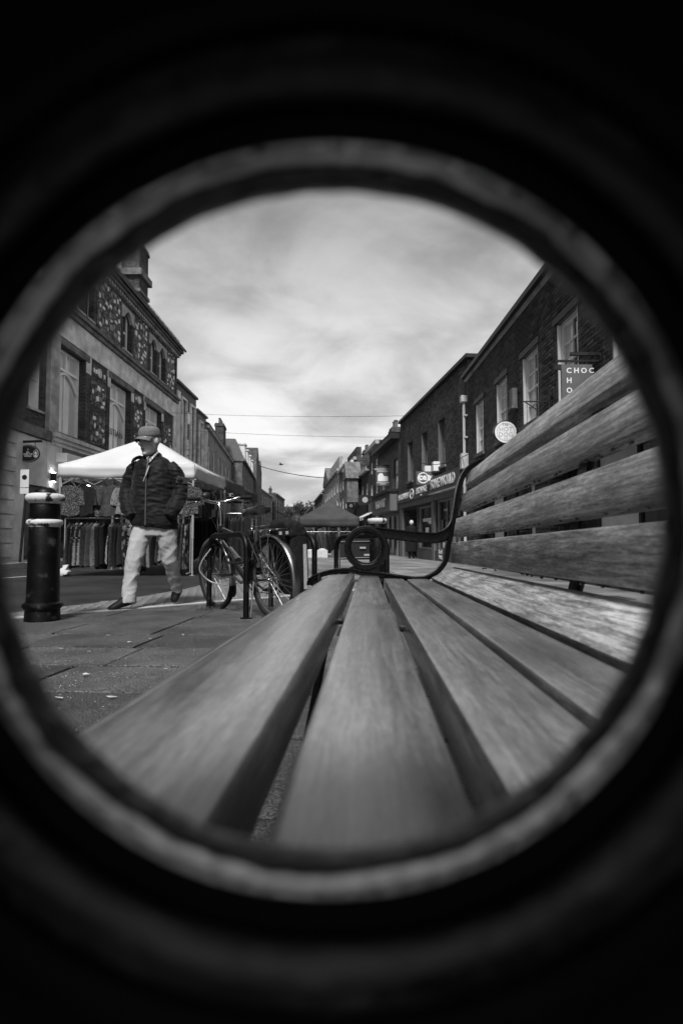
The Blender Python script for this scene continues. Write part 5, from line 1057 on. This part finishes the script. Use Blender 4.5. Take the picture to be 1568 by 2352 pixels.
for i in range(16):
    k = random.choice((0, 5, 7, 4, 0, 5)); sd_ = random.choice((1, 2, 3, 4)); x = xa-.12+i*(xb-xa+.1)/15; o = link('garment', HG[sd_, k], None, (x, Y2+.1, zl2-.085), (0, 0, random.uniform(-.3, .3))); o.scale = (1.1, 1, random.uniform(1.1, 1.25))
    tag(o, '%s garment, %s from the left on the rail behind the bicycle' % (CLN[k], ORD[i]), 'garment', 'clothes on the rail behind the bicycle')
# clothes along the street side of the white stall
zs = zl+.02
for i in range(6):
    k = (0, 2, 0, 5, 1, 0)[i]; sd_ = random.choice((1, 2, 3)); o = link('garment', SH[sd_, k if k in (0, 1, 2, 4, 6) else 0], None, (xr-.08, Y1+.35+i*.36, zu-.15), (0, 0, math.pi/2+random.uniform(-.3, .3)))
    tag(o, 'top on a hanger, %s from the front along the street side of the white stall' % ORD[i], 'shirt', 'tops along the side of the white stall')
ga, gb_ = gx0+.25, gx1-.35; zgz = at(755, 1221, YG).z; rail(ga, gb_, YG+.2, zgz, 'clothes rail under the dark gazebo')
for i in range(15):
    k = random.choice((0, 5, 7, 4, 0)); sd_ = random.choice((5, 6)); x = ga+.08+i*(gb_-ga-.16)/14; o = link('garment', HS[sd_, k], None, (x, YG+.2, zgz-.085), (0, 0, random.uniform(-.3, .3))); o.scale = (1.5, 1, 1.25)
    tag(o, '%s garment, %s from the left under the dark gazebo' % (CLN[k], ORD[i]), 'garment', 'clothes under the dark gazebo')
# stall lamps, lit
for i, (u, v, Y_) in enumerate(((457, 1128, Y2+.4), (534, 1132, Y3), (541, 1136, Y3), (203, 1120, Y1+.5))):
    p = at(u, v, Y_); t = empty('stall_lamp', p); tag(t, ['bright bulb under the dark stall, left of the handlebars', 'left bulb of a pair glowing behind the saddle', 'right bulb of a pair glowing behind the saddle', 'small bulb among the tops of the white stall'][i], 'lamp'); m = MB(); m.ell((0, 0, 0), .045, .045, .055); m.build('bulb', 'bulb', t, True); c = MB(); c.tube([(0, 0, .05), (0, 0, .14)], .02, 8); c.tube([(0, 0, .13), (0, 0, .45)], .004, 5); c.build('flex', 'black_plastic', t, True)
# goods by the stall
wb = MB(); rb(wb, 1, [(0, .12, .09, 0, 0), (.04, .17, .12, .01, 0), (.09, .16, .11, .03, 0), (.13, .09, .07, .05, 0), (.17, .05, .02, .09, 0), (.22, .06, .01, .11, 0)]); wb.v = [(x+.03*noise.noise(Vector((x*14, y*14, z*14))), y+.03*noise.noise(Vector((x*13, y*15, z*12+4))), z+.02*noise.noise(Vector((x*15, y*12, 7)))*(z > .01)) for x, y, z in wb.v]; p = gnd(217, 1312); tag(wb.build('carrier_bag', 'white_cloth', None, True, (xl+.15, Y1-.12, gz(Y1))), 'white carrier bag on the ground at the left foot of the white stall', 'bag')
for i, (u, w, h, m_) in enumerate(((740, .5, .34, 'white_cloth'), (772, .45, .3, 'canopy_grey'), (712, .4, .3, 'blind'))):
    p = at(u, 1280, YG-.3); c = MB(); c.box(-w/2, w/2, -.2, .2, 0, .02); c.box(-w/2, w/2, -.2, -.18, .02, h); c.box(-w/2, w/2, .18, .2, .02, h); c.box(-w/2, -w/2+.02, -.18, .18, .02, h); c.box(w/2-.02, w/2, -.18, .18, .02, h); c.ell((0, 0, h-.02), w*.42, .15, .1, 10, 6)
    tag(c.build('goods_crate', m_, None, False, (p.x, YG-.3, gz(YG-.3))), ['white crate of goods below the gazebo rail', 'dark crate of goods at the right foot of the gazebo', 'pale crate of goods at the left foot of the gazebo'][i], 'crate')
# dark goods trolley seen through the far armrest ring
Yt = 8.9; pt_ = at(826, 1290, Yt); tr_ = empty('goods_trolley', (pt_.x, Yt, gz(Yt))); tag(tr_, 'dark wheeled goods trolley seen through the ring of the far armrest', 'trolley')
b_ = MB(); b_.box(-.34, .30, -.02, .02, .38, .78); b_.build('panel', 'sign_dark', tr_); b_ = MB(); b_.box(-.34, .30, .0, .45, .16, .2); b_.build('deck', 'sign_dark', tr_)
f_ = MB(); f_.tube([(-.34, -.03, .12), (-.34, -.03, .76), (.30, -.03, .77), (.30, -.03, .12)], .013, 8); f_.tube([(-.34, -.035, .40), (.30, -.035, .42)], .011, 8); f_.tube([(-.34, -.035, .68), (.30, -.035, .69)], .009, 8); f_.build('tube_frame', 'steel_dark', tr_, True)
for x in (-.26, .22): w = MB(); w.lathe([(0, -.025), (.09, -.025), (.1, -.015), (.1, .015), (.09, .025), (0, .025)], 20, (x, .2, .1), 'y'); w.build('wheel', 'rubber', tr_, True)
for i, (x, z) in enumerate(((-.2, .5), (.05, .58), (.12, .46))): q = MB(); q.box(x-.05, x+.05, -.05, -.022, z-.015, z+.015); q.build('label_tag', 'letter_grey', tr_)
# ================================================================== PEOPLE
def finish_cloth(o, vox, sm, disp=None):
    remesh(o, vox, sm)
    if disp:
        me = o.data; ns_ = [v.normal.copy() for v in me.vertices]
        for v, n_ in zip(me.vertices, ns_): v.co += n_*disp(v.co)
        me.update()
    return o
A_, B_ = gnd(300, 1399), gnd(386, 1386); YM = (A_.y*.62+B_.y*.38); KM = YM/F; zm = at(345, 1400, YM).z
man = empty('person', (at(345, 1400, YM).x, YM, gz(YM))); tag(man, 'person in dark quilted jacket, cap and pale trousers walking with hands in pockets', 'person'); dz = zm-gz(YM)
def q(u, v, dy=0.0): return Vector(((u-345)*KM, dy, (1400-v)*KM+dz))
def sec(u0, u1, v, ry, dy=0.0, tx=0.0): c = q((u0+u1)/2, v, dy); return (c.x, c.y, c.z, (u1-u0)/2*KM, ry, tx, 0)
P_ = lambda k: k*KM
# body: head, neck, trunk and limbs in one skin
bd = MB(); hx, hy, hz2 = q(344, 1016, -.05); HC = Vector((hx, hy+.02, hz2-.05)); HR = Matrix.Rotation(R(-24), 3, 'Z') @ Matrix.Rotation(R(9), 3, 'X')
def turn(mb, i0=0): mb.v = mb.v[:i0]+[tuple(HC+(HR @ (Vector(p)-HC))*1.09) for p in mb.v[i0:]]
bd.ell((hx, hy+.015, hz2+.03), .081, .1, .105, 20, 14)
bd.loft([(hx, hy-.020, hz2-.128, .030, .036), (hx, hy-.016, hz2-.108, .050, .064), (hx, hy-.008, hz2-.07, .063, .082), (hx, hy+.0, hz2-.01, .074, .092), (hx, hy+.01, hz2+.04, .078, .097)], 18)
bd.ell((hx, hy-.104, hz2-.022), .015, .026, .022, 10, 8); bd.ell((hx, hy-.097, hz2+.006), .010, .016, .032, 8, 8)
bd.ell((hx, hy-.083, hz2-.064), .028, .014, .007, 10, 6); bd.ell((hx, hy-.080, hz2-.078), .023, .014, .008, 10, 6); bd.ell((hx, hy-.072, hz2-.112), .026, .024, .018, 10, 6)
for s in (-1, 1): bd.ell((hx+s*.040, hy-.070, hz2-.020), .022, .024, .02, 10, 6); bd.ell((hx+s*.034, hy-.088, hz2+.034), .028, .014, .009, 10, 6); bd.ell((hx+s*.082, hy+.012, hz2-.006), .011, .022, .033, 10, 8)
turn(bd)
bd.tube([q(345, 1036, -.02), q(347, 1060, .0)], [.056, .064], 14)
bd.loft([sec(322, 370, 1056, .07), sec(302, 392, 1072, .09), sec(302, 394, 1130, .11), sec(306, 394, 1200, .11)], 18)
for pts, rr_ in (((q(308, 1072), q(287, 1125, .02), q(314, 1172, -.07)), (.05, .045, .033)), ((q(390, 1074), q(410, 1135, .03), q(392, 1174, -.06)), (.05, .045, .033)), ((q(328, 1205), q(318, 1290, -.14), q(313, 1380, -.2)), (.08, .055, .04)), ((q(378, 1205), q(384, 1290, .03), q(389, 1366, .26)), (.08, .055, .04))): bd.tube(pts, rr_, 12)
# hands pushed into the pockets: five fingers each
for (u, v, s) in ((318, 1178, 1), (388, 1180, -1)):
    c = q(u, v, -.07); bd.ell(c, .034, .02, .045, 10, 8)
    for f in range(4): a = c+Vector((s*(-.024+.016*f), -.002, -.035)); bd.tube([a, a+Vector((s*.01, -.006, -.035)), a+Vector((s*.018, .004, -.06+.006*abs(f-1.5)))], [.009, .0085, .007], 8)
    a = c+Vector((s*.03, -.01, .0)); bd.tube([a, a+Vector((s*.02, -.008, -.02)), a+Vector((s*.03, -.004, -.045))], [.01, .009, .007], 8)
body = bd.build('body', 'skin', man, True); remesh(body, .0065, 3)
jk = MB(); jk.loft([sec(328, 364, 1046, .075, .0), sec(316, 376, 1055, .10, .01), sec(305, 388, 1064, .12, .012), sec(300, 395, 1080, .14, .01), sec(299, 396, 1110, .15, .0), sec(298, 397, 1145, .15, -.005), sec(296, 403, 1180, .158, -.01, -.06), sec(297, 407, 1203, .158, -.01, -.10), sec(301, 405, 1213, .148, -.01, -.12)], 28)
jk.tube([q(314, 1067, .01), q(302, 1078, .01), q(292, 1100, .02), q(286, 1124, .03), q(288, 1148, -.01), q(299, 1172, -.09), q(311, 1190, -.13)], [P_(13), P_(16), P_(17), P_(17.5), P_(18), P_(16), P_(12)], 16)
jk.tube([q(384, 1068, .01), q(396, 1080, .01), q(404, 1102, .02), q(408, 1126, .03), q(407, 1148, .0), q(402, 1172, -.09), q(395, 1190, -.12)], [P_(13), P_(16), P_(17), P_(17), P_(17), P_(16), P_(12.5)], 16)
jk.loft([sec(324, 368, 1056, .09, .005), sec(325, 366, 1046, .082, .0), sec(327, 364, 1041, .076, .0)], 20)
jo = jk.build('jacket', 'jacket', man, True)
def quilt(c):
    a = .003*abs(math.sin((c.z+.03*noise.noise(c*5))*math.pi/.13))**.5-.002
    return a+.014*(.2-abs(noise.noise(Vector((c.x*9+c.z*5, c.y*9, c.z*10)))))+.008*noise.noise(Vector((c.x*16, c.y*12, c.z*38)))
finish_cloth(jo, .0085, 3, quilt)
zp_ = MB(); zp_.bar(q(346, 1052, -.118), q(344, 1090, -.152), .012, .006); zp_.bar(q(344, 1091, -.156), q(345, 1208, -.172), .012, .006); zp_.build('zip', 'steel_dark', jo); pl = MB(); pl.bar(q(350, 1075, -.152), q(344, 1098, -.17), .009, .005); pl.bar(q(344, 1098, -.17), q(339, 1110, -.168), .008, .005); pl.build('zip_pull', 'reflective_strip', jo)
tp = MB(); tp.add([q(u, v, d) for u, v, d in ((407, 1094, -.045), (428, 1100, .0), (424, 1112, .0), (403, 1112, -.05))]+[q(u, v, d-.004) for u, v, d in ((407, 1094, -.055), (430, 1100, -.0), (426, 1112, -.0), (403, 1112, -.06))], [(0, 1, 2, 3), (4, 7, 6, 5), (0, 4, 5, 1), (1, 5, 6, 2), (2, 6, 7, 3), (3, 7, 4, 0)]); tp.build('sleeve_patch', 'cloth_grey' if 'cloth_grey' in M else 'jacket', jo)
bp_ = MB(); bp_.tube(spl([q(306, 1072, -.09), q(306, 1060, -.06), q(312, 1051, .0), q(318, 1052, .06), q(320, 1062, .12)], 5), .02, 8, flat=.6); bp_.build('hood_roll', 'jacket', jo, True)
tq = MB(); tq.loft([sec(300, 404, 1190, .125), sec(302, 403, 1212, .13), sec(306, 402, 1232, .125)], 20)
tq.tube([q(327, 1215, .0), q(322, 1250, -.07), q(318, 1290, -.14), q(315, 1335, -.17), q(313, 1380, -.2)], [P_(25), P_(21), P_(17.5), P_(16), P_(16.5)], 18); tq.tube([q(378, 1215, .0), q(383, 1250, .0), q(386, 1290, .03), q(388, 1328, .14), q(390, 1362, .24)], [P_(25), P_(21), P_(17.5), P_(15.5), P_(14)], 18)
to = tq.build('trousers', 'trousers', man, True)
finish_cloth(to, .009, 3, lambda c: 0.014*(.22-abs(noise.noise(Vector((c.x*7+c.z*3, c.y*7, c.z*9-c.x*8)))))+.007*(.2-abs(noise.noise(Vector((c.x*13-c.z*6, c.y*12, c.z*17+c.x*9+5))))))
for k, (hu, hv_, hd_, tu, tv, td) in enumerate(((320, 1380, -.17, 285, 1387, -.29), (392, 1366, .27, 384, 1384, .19))):
    a, b = q(hu, hv_, hd_), q(tu, tv, td); d = b-a; s = MB(); L_ = d.length; vs = []; side = Vector((-d.y, d.x, 0)).normalized(); up = d.cross(side).normalized()*-1
    if up.z < 0: up = -up
    prof = [(-.18, .030, .034, .012), (-.12, .038, .055, .02), (.1, .042, .075, .028), (.35, .042, .07, .022), (.6, .046, .05, .008), (.85, .047, .04, -.002), (1.05, .038, .032, -.008), (1.15, .018, .02, -.012)]
    s.add([tuple(a+d*t+side*w*math.cos(2*math.pi*j/14)+up*(h*max(-.55, math.sin(2*math.pi*j/14))+o)) for t, w, h, o in prof for j in range(14)], [(i*14+j, i*14+(j+1) % 14, (i+1)*14+(j+1) % 14, (i+1)*14+j) for i in range(7) for j in range(14)]+[tuple(range(14))[::-1], tuple(98+j for j in range(14))])
    so_ = s.build('shoe', 'shoe', man, True); finish(so_, [('SUBSURF', dict(levels=1))])
cpm = MB(); cpm.loft([(hx, hy+.012, hz2+.036, .090, .108), (hx, hy+.012, hz2+.06, .093, .111), (hx, hy+.013, hz2+.092, .089, .106), (hx, hy+.014, hz2+.118, .076, .092), (hx, hy+.016, hz2+.134, .052, .066), (hx, hy+.016, hz2+.140, .02, .03)], 24); turn(cpm); cpo = cpm.build('cap', 'cap_cloth', man, True); remesh(cpo, .007, 3)
br = MB(); vs = []
for i in range(17):
    b_ = -1+2*i/16; a = math.asin(b_*.9)
    for t in range(6):
        r = t/5; x = hx+.092*math.sin(a)*(1+.04*r); y0_ = hy+.012-.109*math.cos(a); ext = .066*(1-.55*b_*b_); vs.append((x, y0_-ext*r, hz2+.046-.022*r-.034*b_*b_*(.35+.65*r)))
br.add(vs, [(i*6+t, i*6+t+1, (i+1)*6+t+1, (i+1)*6+t) for i in range(16) for t in range(5)]); turn(br); bo_ = br.build('cap_brim', 'cap_cloth', cpo, True); finish(bo_, [('SOLIDIFY', dict(thickness=.007))])
hr = MB(); hr.ell((hx, hy+.06, hz2+.01), .078, .055, .045, 14, 10); turn(hr); hr.build('hair', 'hair_white', man, True)
gl = MB()  # eyes drawn large and black to carry the shade of the brim
for s in (-1, 1): gl.ell((hx+s*.034, hy-.088, hz2+.008), .019, .010, .011, 10, 6)
turn(gl); gl.build('shaded_eyes', 'face_dark', man, True)
mo = MB(); mo.ell((hx, hy-.094, hz2-.071), .022, .006, .0028, 10, 6); turn(mo); mo.build('mouth', 'face_dark', man, True)
sc_ = MB(); sc_.add([q(u, v, d) for u, v, d in ((332, 1044, -.075), (346, 1068, -.128), (350, 1066, -.128), (364, 1042, -.07), (360, 1040, -.055), (347, 1058, -.112), (336, 1040, -.06))], [(0, 1, 5, 6), (1, 2, 5), (2, 3, 4, 5)]); sco = sc_.build('shirt_collar', 'shirt_check', man); finish(sco, [('SOLIDIFY', dict(thickness=.006))])
# two shoppers by the doorway
def shopper(u, v, Y_, h, label, coat_len, coat_m, head_m, legs_m, shoe_m, w=.24, extra=None):
    x = at(u, v, Y_).x; t = empty('person', (x, Y_, gz(Y_)+.0)); tag(t, label, 'person'); k = h/1.66
    b = MB(); b.ell((0, 0, 1.52*k), .075*k, .09*k, .115*k, 14, 10); b.tube([(0, .0, 1.36*k), (0, 0, 1.46*k)], .05*k, 10); b.loft([(0, 0, .8*k, .13*k, .1*k), (0, 0, 1.1*k, .13*k, .1*k), (0, 0, 1.33*k, .15*k, .09*k), (0, 0, 1.38*k, .07*k, .06*k)], 14)
    for s in (-1, 1):
        b.tube([(s*.16*k, 0, 1.33*k), (s*.22*k, .02, 1.07*k), (s*.2*k, -.06, .82*k)], [.045*k, .04*k, .03*k], 10); b.ell((s*.2*k, -.07, .77*k), .022, .03, .045, 8, 6)
        for f in range(4): b.tube([(s*.2*k, -.09+.014*f, .735*k), (s*.195*k, -.092+.014*f, .69*k+.006*abs(f-1.5))], [.008, .006], 6)
        b.tube([(s*.185*k, -.09, .77*k), (s*.17*k, -.105, .73*k)], [.009, .007], 6); b.tube([(s*.08*k, 0, .85*k), (s*.085*k, .0, .45*k), (s*.085*k, 0, .06*k)], [.075*k, .05*k, .035*k], 10)
    remesh(b.build('body', 'skin', t, True), .014, 2)
    c = MB(); c.loft([(0, 0, coat_len*k, w*k, .17*k), (0, 0, .8*k, w*.86*k, .15*k), (0, 0, 1.05*k, w*.78*k, .14*k), (0, 0, 1.3*k, w*.8*k, .125*k), (0, 0, 1.38*k, w*.62*k, .1*k), (0, 0, 1.43*k, .075*k, .075*k)], 18)
    for s in (-1, 1): c.tube([(s*.165*k, 0, 1.33*k), (s*.235*k, .02, 1.07*k), (s*.215*k, -.06, .84*k)], [.07*k, .065*k, .055*k], 10)
    finish_cloth(c.build('coat', coat_m, t, True), .017, 2, lambda p: .012*noise.noise(Vector((p.x*9, p.y*9, p.z*3))))
    hr_ = MB(); hr_.ell((0, .02*0+(-.012), 1.545*k), .092*k, .105*k, .112*k, 14, 10); hr_.build('hair', head_m, t, True)
    for s in (-1, 1):
        l = MB(); l.tube([(s*.085*k, 0, .75*k), (s*.088*k, .0, .45*k), (s*.088*k, 0, .07*k)], [.085*k, .065*k, .055*k], 10); l.build('trouser_leg', legs_m, t, True); f = MB(); f.ell((s*.09*k, .05, .045*k), .045*k, .12*k, .05*k, 12, 8); f.build('shoe', shoe_m, t, True)
    return t
YP = 23.0; shopper(945, 1280, YP, 1.68, 'white haired person in a long dark coat seen from behind by the shop door', .28, 'coat', 'hair_white', 'coat', 'shoe', .27); shopper(968, 1277, YP+.2, 1.56, 'person in dark jacket with pale trousers and white shoes by the shop door', .72, 'cloth_charcoal', 'cloth_black', 'blind', 'white_cloth', .2)
p = at(978, 1262, YP-.2); sb_ = MB(); rb(sb_, 1, [(-.25, .11, .07, 0, 0), (-.1, .16, .09, 0, 0), (.1, .12, .07, 0, 0), (.2, .05, .03, 0, 0)]); sb_.tube(spl([(-.04, 0, .18), (-.03, 0, .32), (.03, 0, .32), (.04, 0, .18)], 4), .008, 6); tag(sb_.build('shopping_bag', 'white_cloth', None, True, (p.x, YP-.2, p.z+.06)), 'white shopping bag carried by the second shopper at the shop door', 'bag')
# ================================================================== SIGNS
def mk(name, label, loc, cat='sign'): t = empty(name, loc); tag(t, label, cat); return t
# oval hanging sign, far left
Ys = 17.0; c = at(66, 1042, Ys); t = mk('hanging_sign', 'black oval hanging sign with two pale cameos on the left wall', c); KX = Ys/F
o = MB(); o.lathe([(0, -.03), (.97, -.03), (1, -.02), (1, .02), (.97, .03), (0, .03)], 40, (0, 0, 0), 'y'); o.v = [(x*26.5*KX, y, z*20.5*KX) for x, y, z in o.v]; ob = o.build('board', 'sign_dark', t, True)
rm = MB(); ring_flat(rm, 0, 0, 25*KX, 19*KX, .9*KX, -.036, -.031, 40); rm.build('rim_line', 'letter_grey', t)
for s, nm in ((-1, 'cameo'), (1, 'cameo')):
    e = MB(); ring_flat(e, s*18.2*KX, -.5*KX, 5.9*KX, 9.3*KX, .9*KX, -.038, -.031, 24); e.ell((s*18*KX, -.034, .8*KX), 3.0*KX, .012, 4.2*KX, 14, 8); e.loft([(s*18*KX, -.034, -8*KX, 4.3*KX, .01), (s*18*KX, -.034, -5*KX, 3.6*KX, .01), (s*18*KX, -.034, -3*KX, 1.6*KX, .01)], 12); e.build(nm, 'sign_white', t)
text('ALL\nOVER THE\nWORLD', 4.6*KX, 'lettering', 'letter_white', t, tm(0, -.033, -1.5*KX), .003, bold=.003); text('&', 5*KX, 'lettering', 'letter_white', t, tm(0, -.033, 9.5*KX), .003)
br_ = MB(); br_.bar((-33*KX, 0, 27*KX), (30*KX, 0, 29*KX), .07); br_.bar((-34*KX, 0, 21*KX), (-34*KX, 0, 32*KX), .11)
for x in (-15, 15): br_.tube([(x*KX, 0, 17*KX), (x*KX, 0, 28*KX)], .012, 6)
br_.build('bracket', 'dark_trim', t)
# parking plate on its post, left
Yp = 14.6; b = gnd(47, 1281); b = at(46, 1281, Yp); t = mk('parking_sign', 'small pale parking plate on a dark post at far left', (b.x, Yp, gz(Yp)+.11)); zz = at(60, 1105, Yp).z-(gz(Yp)+.11); po = MB(); po.tube([(0, 0, -.1), (.16, 0, zz+.3)], .035, 10); po.build('post', 'dark_trim', t, True); x_ = at(60, 1100, Yp).x-b.x; pl_ = MB(); pl_.box(x_-.12, x_+.12, -.06, -.045, zz-.18, zz+.32); plo = pl_.build('plate', 'sign_white', t); dk = MB(); dk.lathe([(0, -.065), (.07, -.065), (.07, -.061), (0, -.061)], 18, (x_, 0, zz+.1), 'y'); dk.build('roundel', 'sign_dark', t); pl_ = MB(); pl_.box(x_-.12, x_+.12, -.06, -.045, zz-.36, zz-.2); pl_.build('plate', 'sign_white', t)
# confectioner's board on the near right wall
Yc = 8.0; tl, brr = at(1287, 838, Yc), at(1362, 838, Yc); t = mk('projecting_sign', 'grey projecting board with spaced white letters on the brick wall', (tl.x, Yc, tl.z)); w = 4.0-.12-tl.x
bd_ = MB(); bd_.box(0, w, -.02, .02, -.78, 0); bd_.build('board', 'sign_grey', t)
for i, ch in enumerate('CHOC'): text(ch, .115, 'letter', 'letter_white', t, tm(.115+i*.145*w/.6, -.021, -.10), .002, bold=.003)
for i, ch in enumerate('HO'): text(ch, .115, 'letter', 'letter_white', t, tm(.115, -.021, -.255-i*.155), .002, bold=.003)
bk2 = MB(); bk2.bar((-.08, 0, .06), (4.0-tl.x, 0, .06), .03, .03); bk2.bar((.15, .0, .17), (4.0-tl.x, 0, .17), .05, .05); bk2.bar((-.1, 0, -.04), (.0, 0, -.04), .04, .08)
for x in (.08, w-.08): bk2.bar((x, 0, 0), (x, 0, .06), .02)
bk2.build('bracket', 'dark_trim', t)
ir = MB(); t2 = mk('sign_bracket', 'empty iron scroll bracket on the brick wall between signs', (4.0, 9.9, 3.05), 'bracket'); ir.bar((-.55, 0, .1), (0, 0, .1), .02); ir.bar((-.5, 0, .1), (0, 0, -.25), .018); ir.bar((-.02, 0, -.3), (-.02, 0, .3), .03); ring_flat(ir, -.2, .02, .07, .07, .012, -.008, .008); ir.build('ironwork', 'dark_trim', t2)
# round sign
Yh = 11.9; c = at(1159, 993, Yh); t = mk('round_sign', 'round white drum sign with a black rim on the brick wall', c); rr0 = 25.5*Yh/F
o = MB(); o.lathe([(0, -.03), (rr0, -.03), (rr0, -.06), (rr0*1.06, -.05), (rr0*1.06, .06), (rr0, .07), (0, .07)], 36, (0, 0, 0), 'y'); o.build('drum', 'sign_dark', t, True); o = MB(); o.lathe([(0, -.05), (rr0*.99, -.05), (rr0*.99, -.038), (0, -.038)], 36, (0, 0, 0), 'y'); o.build('face', 'sign_white', t, True); o = MB(); ring_flat(o, 0, 0, rr0*.8, rr0*.8, .008, -.054, -.051, 36); o.build('rim_line', 'letter_grey', t)
text('The', .09, 'lettering', 'sign_mid', t, tm(-.01, -.052, rr0*.66), .001); text('HOT', .145, 'lettering', 'letter_grey', t, tm(0, -.052, rr0*.22), .001); text('DOG', .145, 'lettering', 'letter_grey', t, tm(0, -.052, -rr0*.26), .001); text('CO', .06, 'lettering', 'letter_grey', t, tm(0, -.052, -rr0*.62), .001)
o = MB(); o.bar((rr0, 0, .06), (4.0-c.x, 0, .06), .04); o.bar((rr0, 0, -.06), (4.0-c.x, 0, -.06), .04); o.build('bracket', 'dark_trim', t)
# exchange shop's projecting sign
Yx = 20.1; a, b = at(955, 1083, Yx), at(994, 1113, Yx); t = mk('projecting_sign', 'dark square projecting sign with a white ringed emblem over the exchange shop', ((a.x+b.x)/2, Yx, (a.z+b.z)/2)); hw_, hh = (b.x-a.x)/2, (a.z-b.z)/2
o = MB(); o.box(-hw_, hw_, -.05, .05, -hh, hh); o.build('board', 'sign_mid', t); o = MB(); ring_flat(o, -hw_*.2, 0, hw_*.66, hh*.86, .045, -.065, -.051); o.build('emblem_ring', 'letter_white', t); text('ce', .34, 'lettering', 'letter_white', t, tm(-hw_*.24, -.052, .03), .006, bold=.016); text('x', .42, 'lettering', 'letter_white', t, tm(hw_*.68, -.052, .03), .006, bold=.02); o = MB(); o.bar((hw_, 0, hh*.6), (hw_+.35, 0, hh*.6), .05); o.build('bracket', 'dark_trim', t)
# welcome board
Yw = 29.0; a, b = at(863, 1072, Yw), at(895, 1116, Yw); t = mk('projecting_sign', 'tall grey board with a white emblem hanging past the exchange shop', ((a.x+b.x)/2, Yw, (a.z+b.z)/2)); hw_, hh = (b.x-a.x)/2, (a.z-b.z)/2
o = MB(); o.box(-hw_, hw_, -.04, .04, -hh, hh); o.build('board', 'sign_mid', t); o = MB(); o.prism([(x*hw_, z*hh) for x, z in ((-.75, -.52), (-.75, .1), (-.5, .3), (-.1, .32), (.12, .02), (.7, -.02), (.74, -.5), (.2, -.52))], -.05, -.041); o.build('emblem', 'sign_white', t); text('WELCOME TO', .15, 'lettering', 'letter_white', t, tm(0, -.042, hh*.72), .004)
for z, w_2 in ((.52, .86), (-.66, .88), (-.80, .4)): o = MB(); o.box(-hw_*w_2, hw_*w_2, -.048, -.041, hh*z-.045, hh*z+.045); o.build('text_line', 'letter_grey', t)
o = MB(); o.bar((-hw_-.1, 0, hh+.06), (hw_+.5, 0, hh+.06), .06); o.build('bracket', 'dark_trim', t)
for i, (u, v, w, h, Y_) in enumerate(((838, 1148, 32, 22, 36), (806, 1162, 16, 14, 43))):
    a = at(u, v, Y_); k = Y_/F; t = mk('projecting_sign', ['small black board low on the far right row', 'little pale oval sign beyond the black board'][i], a); o = MB(); o.box(-w*k/2, w*k/2, -.04, .04, -h*k/2, h*k/2); o.build('board', 'sign_dark', t); o = MB(); o.lathe([(0, -.05), (h*k*.3, -.05), (h*k*.3, -.041), (0, -.041)], 18, (0, 0, 0), 'y'); o.build('emblem', 'letter_grey', t)
# low white awning beyond the second bollard
aw = empty('shop_awning', (*Pt(8.2), 1.9)); tag(aw, 'pale sloping shop awning above the second bollard', 'awning'); aw.rotation_euler = (0, 0, math.atan2(-.994, .109)); o = MB(); o.add([(-2, .0, .35), (2, .0, .35), (2, -.95, -.1), (-2, -.95, -.1), (-2, .0, .33), (2, .0, .33), (2, -.95, -.12), (-2, -.95, -.12), (2, -.95, -.3), (-2, -.95, -.3)], [(0, 1, 2, 3), (4, 7, 6, 5), (0, 4, 5, 1), (1, 5, 6, 2), (2, 6, 7, 3), (3, 7, 4, 0), (7, 6, 8, 9)]); o.build('sheet', 'canopy_white', aw)
# ================================================================== OVERHEAD CABLES AND A BIRD
def cable(P, Q, r, sag, label):
    P, Q = Vector(P), Vector(Q); m = MB(); m.tube([P.lerp(Q, i/24)-Vector((0, 0, sag*4*(i/24)*(1-i/24))) for i in range(25)], r, 6); tag(m.build('overhead_cable', 'cable', None, True), label, 'cable')
def onf(f, u, v): s, z = f.hit(u, v, .05); p = f.p+f.d*s-f.n*.05; return (p.x, p.y, z)
cable(onf(f1, 396, 948), onf(fr2, 928, 955), .008, .12, 'thin cable crossing high over the street, upper of two'); cable(onf(f2, 430, 988), onf(fr2, 926, 1004), .008, .12, 'thin cable crossing high over the street, lower of two')
cable(onf(f5, 592, 1069), onf(fg, 752, 1098), .05, .35, 'thick drooping cable across the far end of the street')
for i, (va, vb) in enumerate(((1372/2.24, 0), (0, 0))):
    pass
p1 = onf(fr2, 952, 1085); cable((p1[0]-.3, p1[1]-2, p1[2]+.25), (3.9, 15.8, 3.1), .012, .25, 'slack pale cable looping along the brick fronts at right')
bi = MB(); c = at(645, 1067, 45); bi.ell((0, 0, 0), .16, .08, .06, 10, 8); bi.ell((.17, 0, .03), .05, .05, .045, 8, 6); bi.add([(-.06, .0, .03), (.06, .0, .03), (.02, .42, .12), (-.08, .38, .1), (-.06, 0, .015), (.06, 0, .015)], [(0, 1, 2, 3), (4, 3, 2, 5)]); bi.add([(-.06, .0, .03), (.06, .0, .03), (.02, -.42, .12), (-.08, -.38, .1), (-.06, 0, .015), (.06, 0, .015)], [(3, 2, 1, 0), (5, 2, 3, 4)]); bi.add([(-.14, -.03, 0), (-.14, .03, 0), (-.3, .05, .01), (-.3, -.05, .01)], [(0, 1, 2, 3)]); tag(bi.build('bird', 'cable', None, True, c), 'small dark bird flying over the end of the street', 'bird')
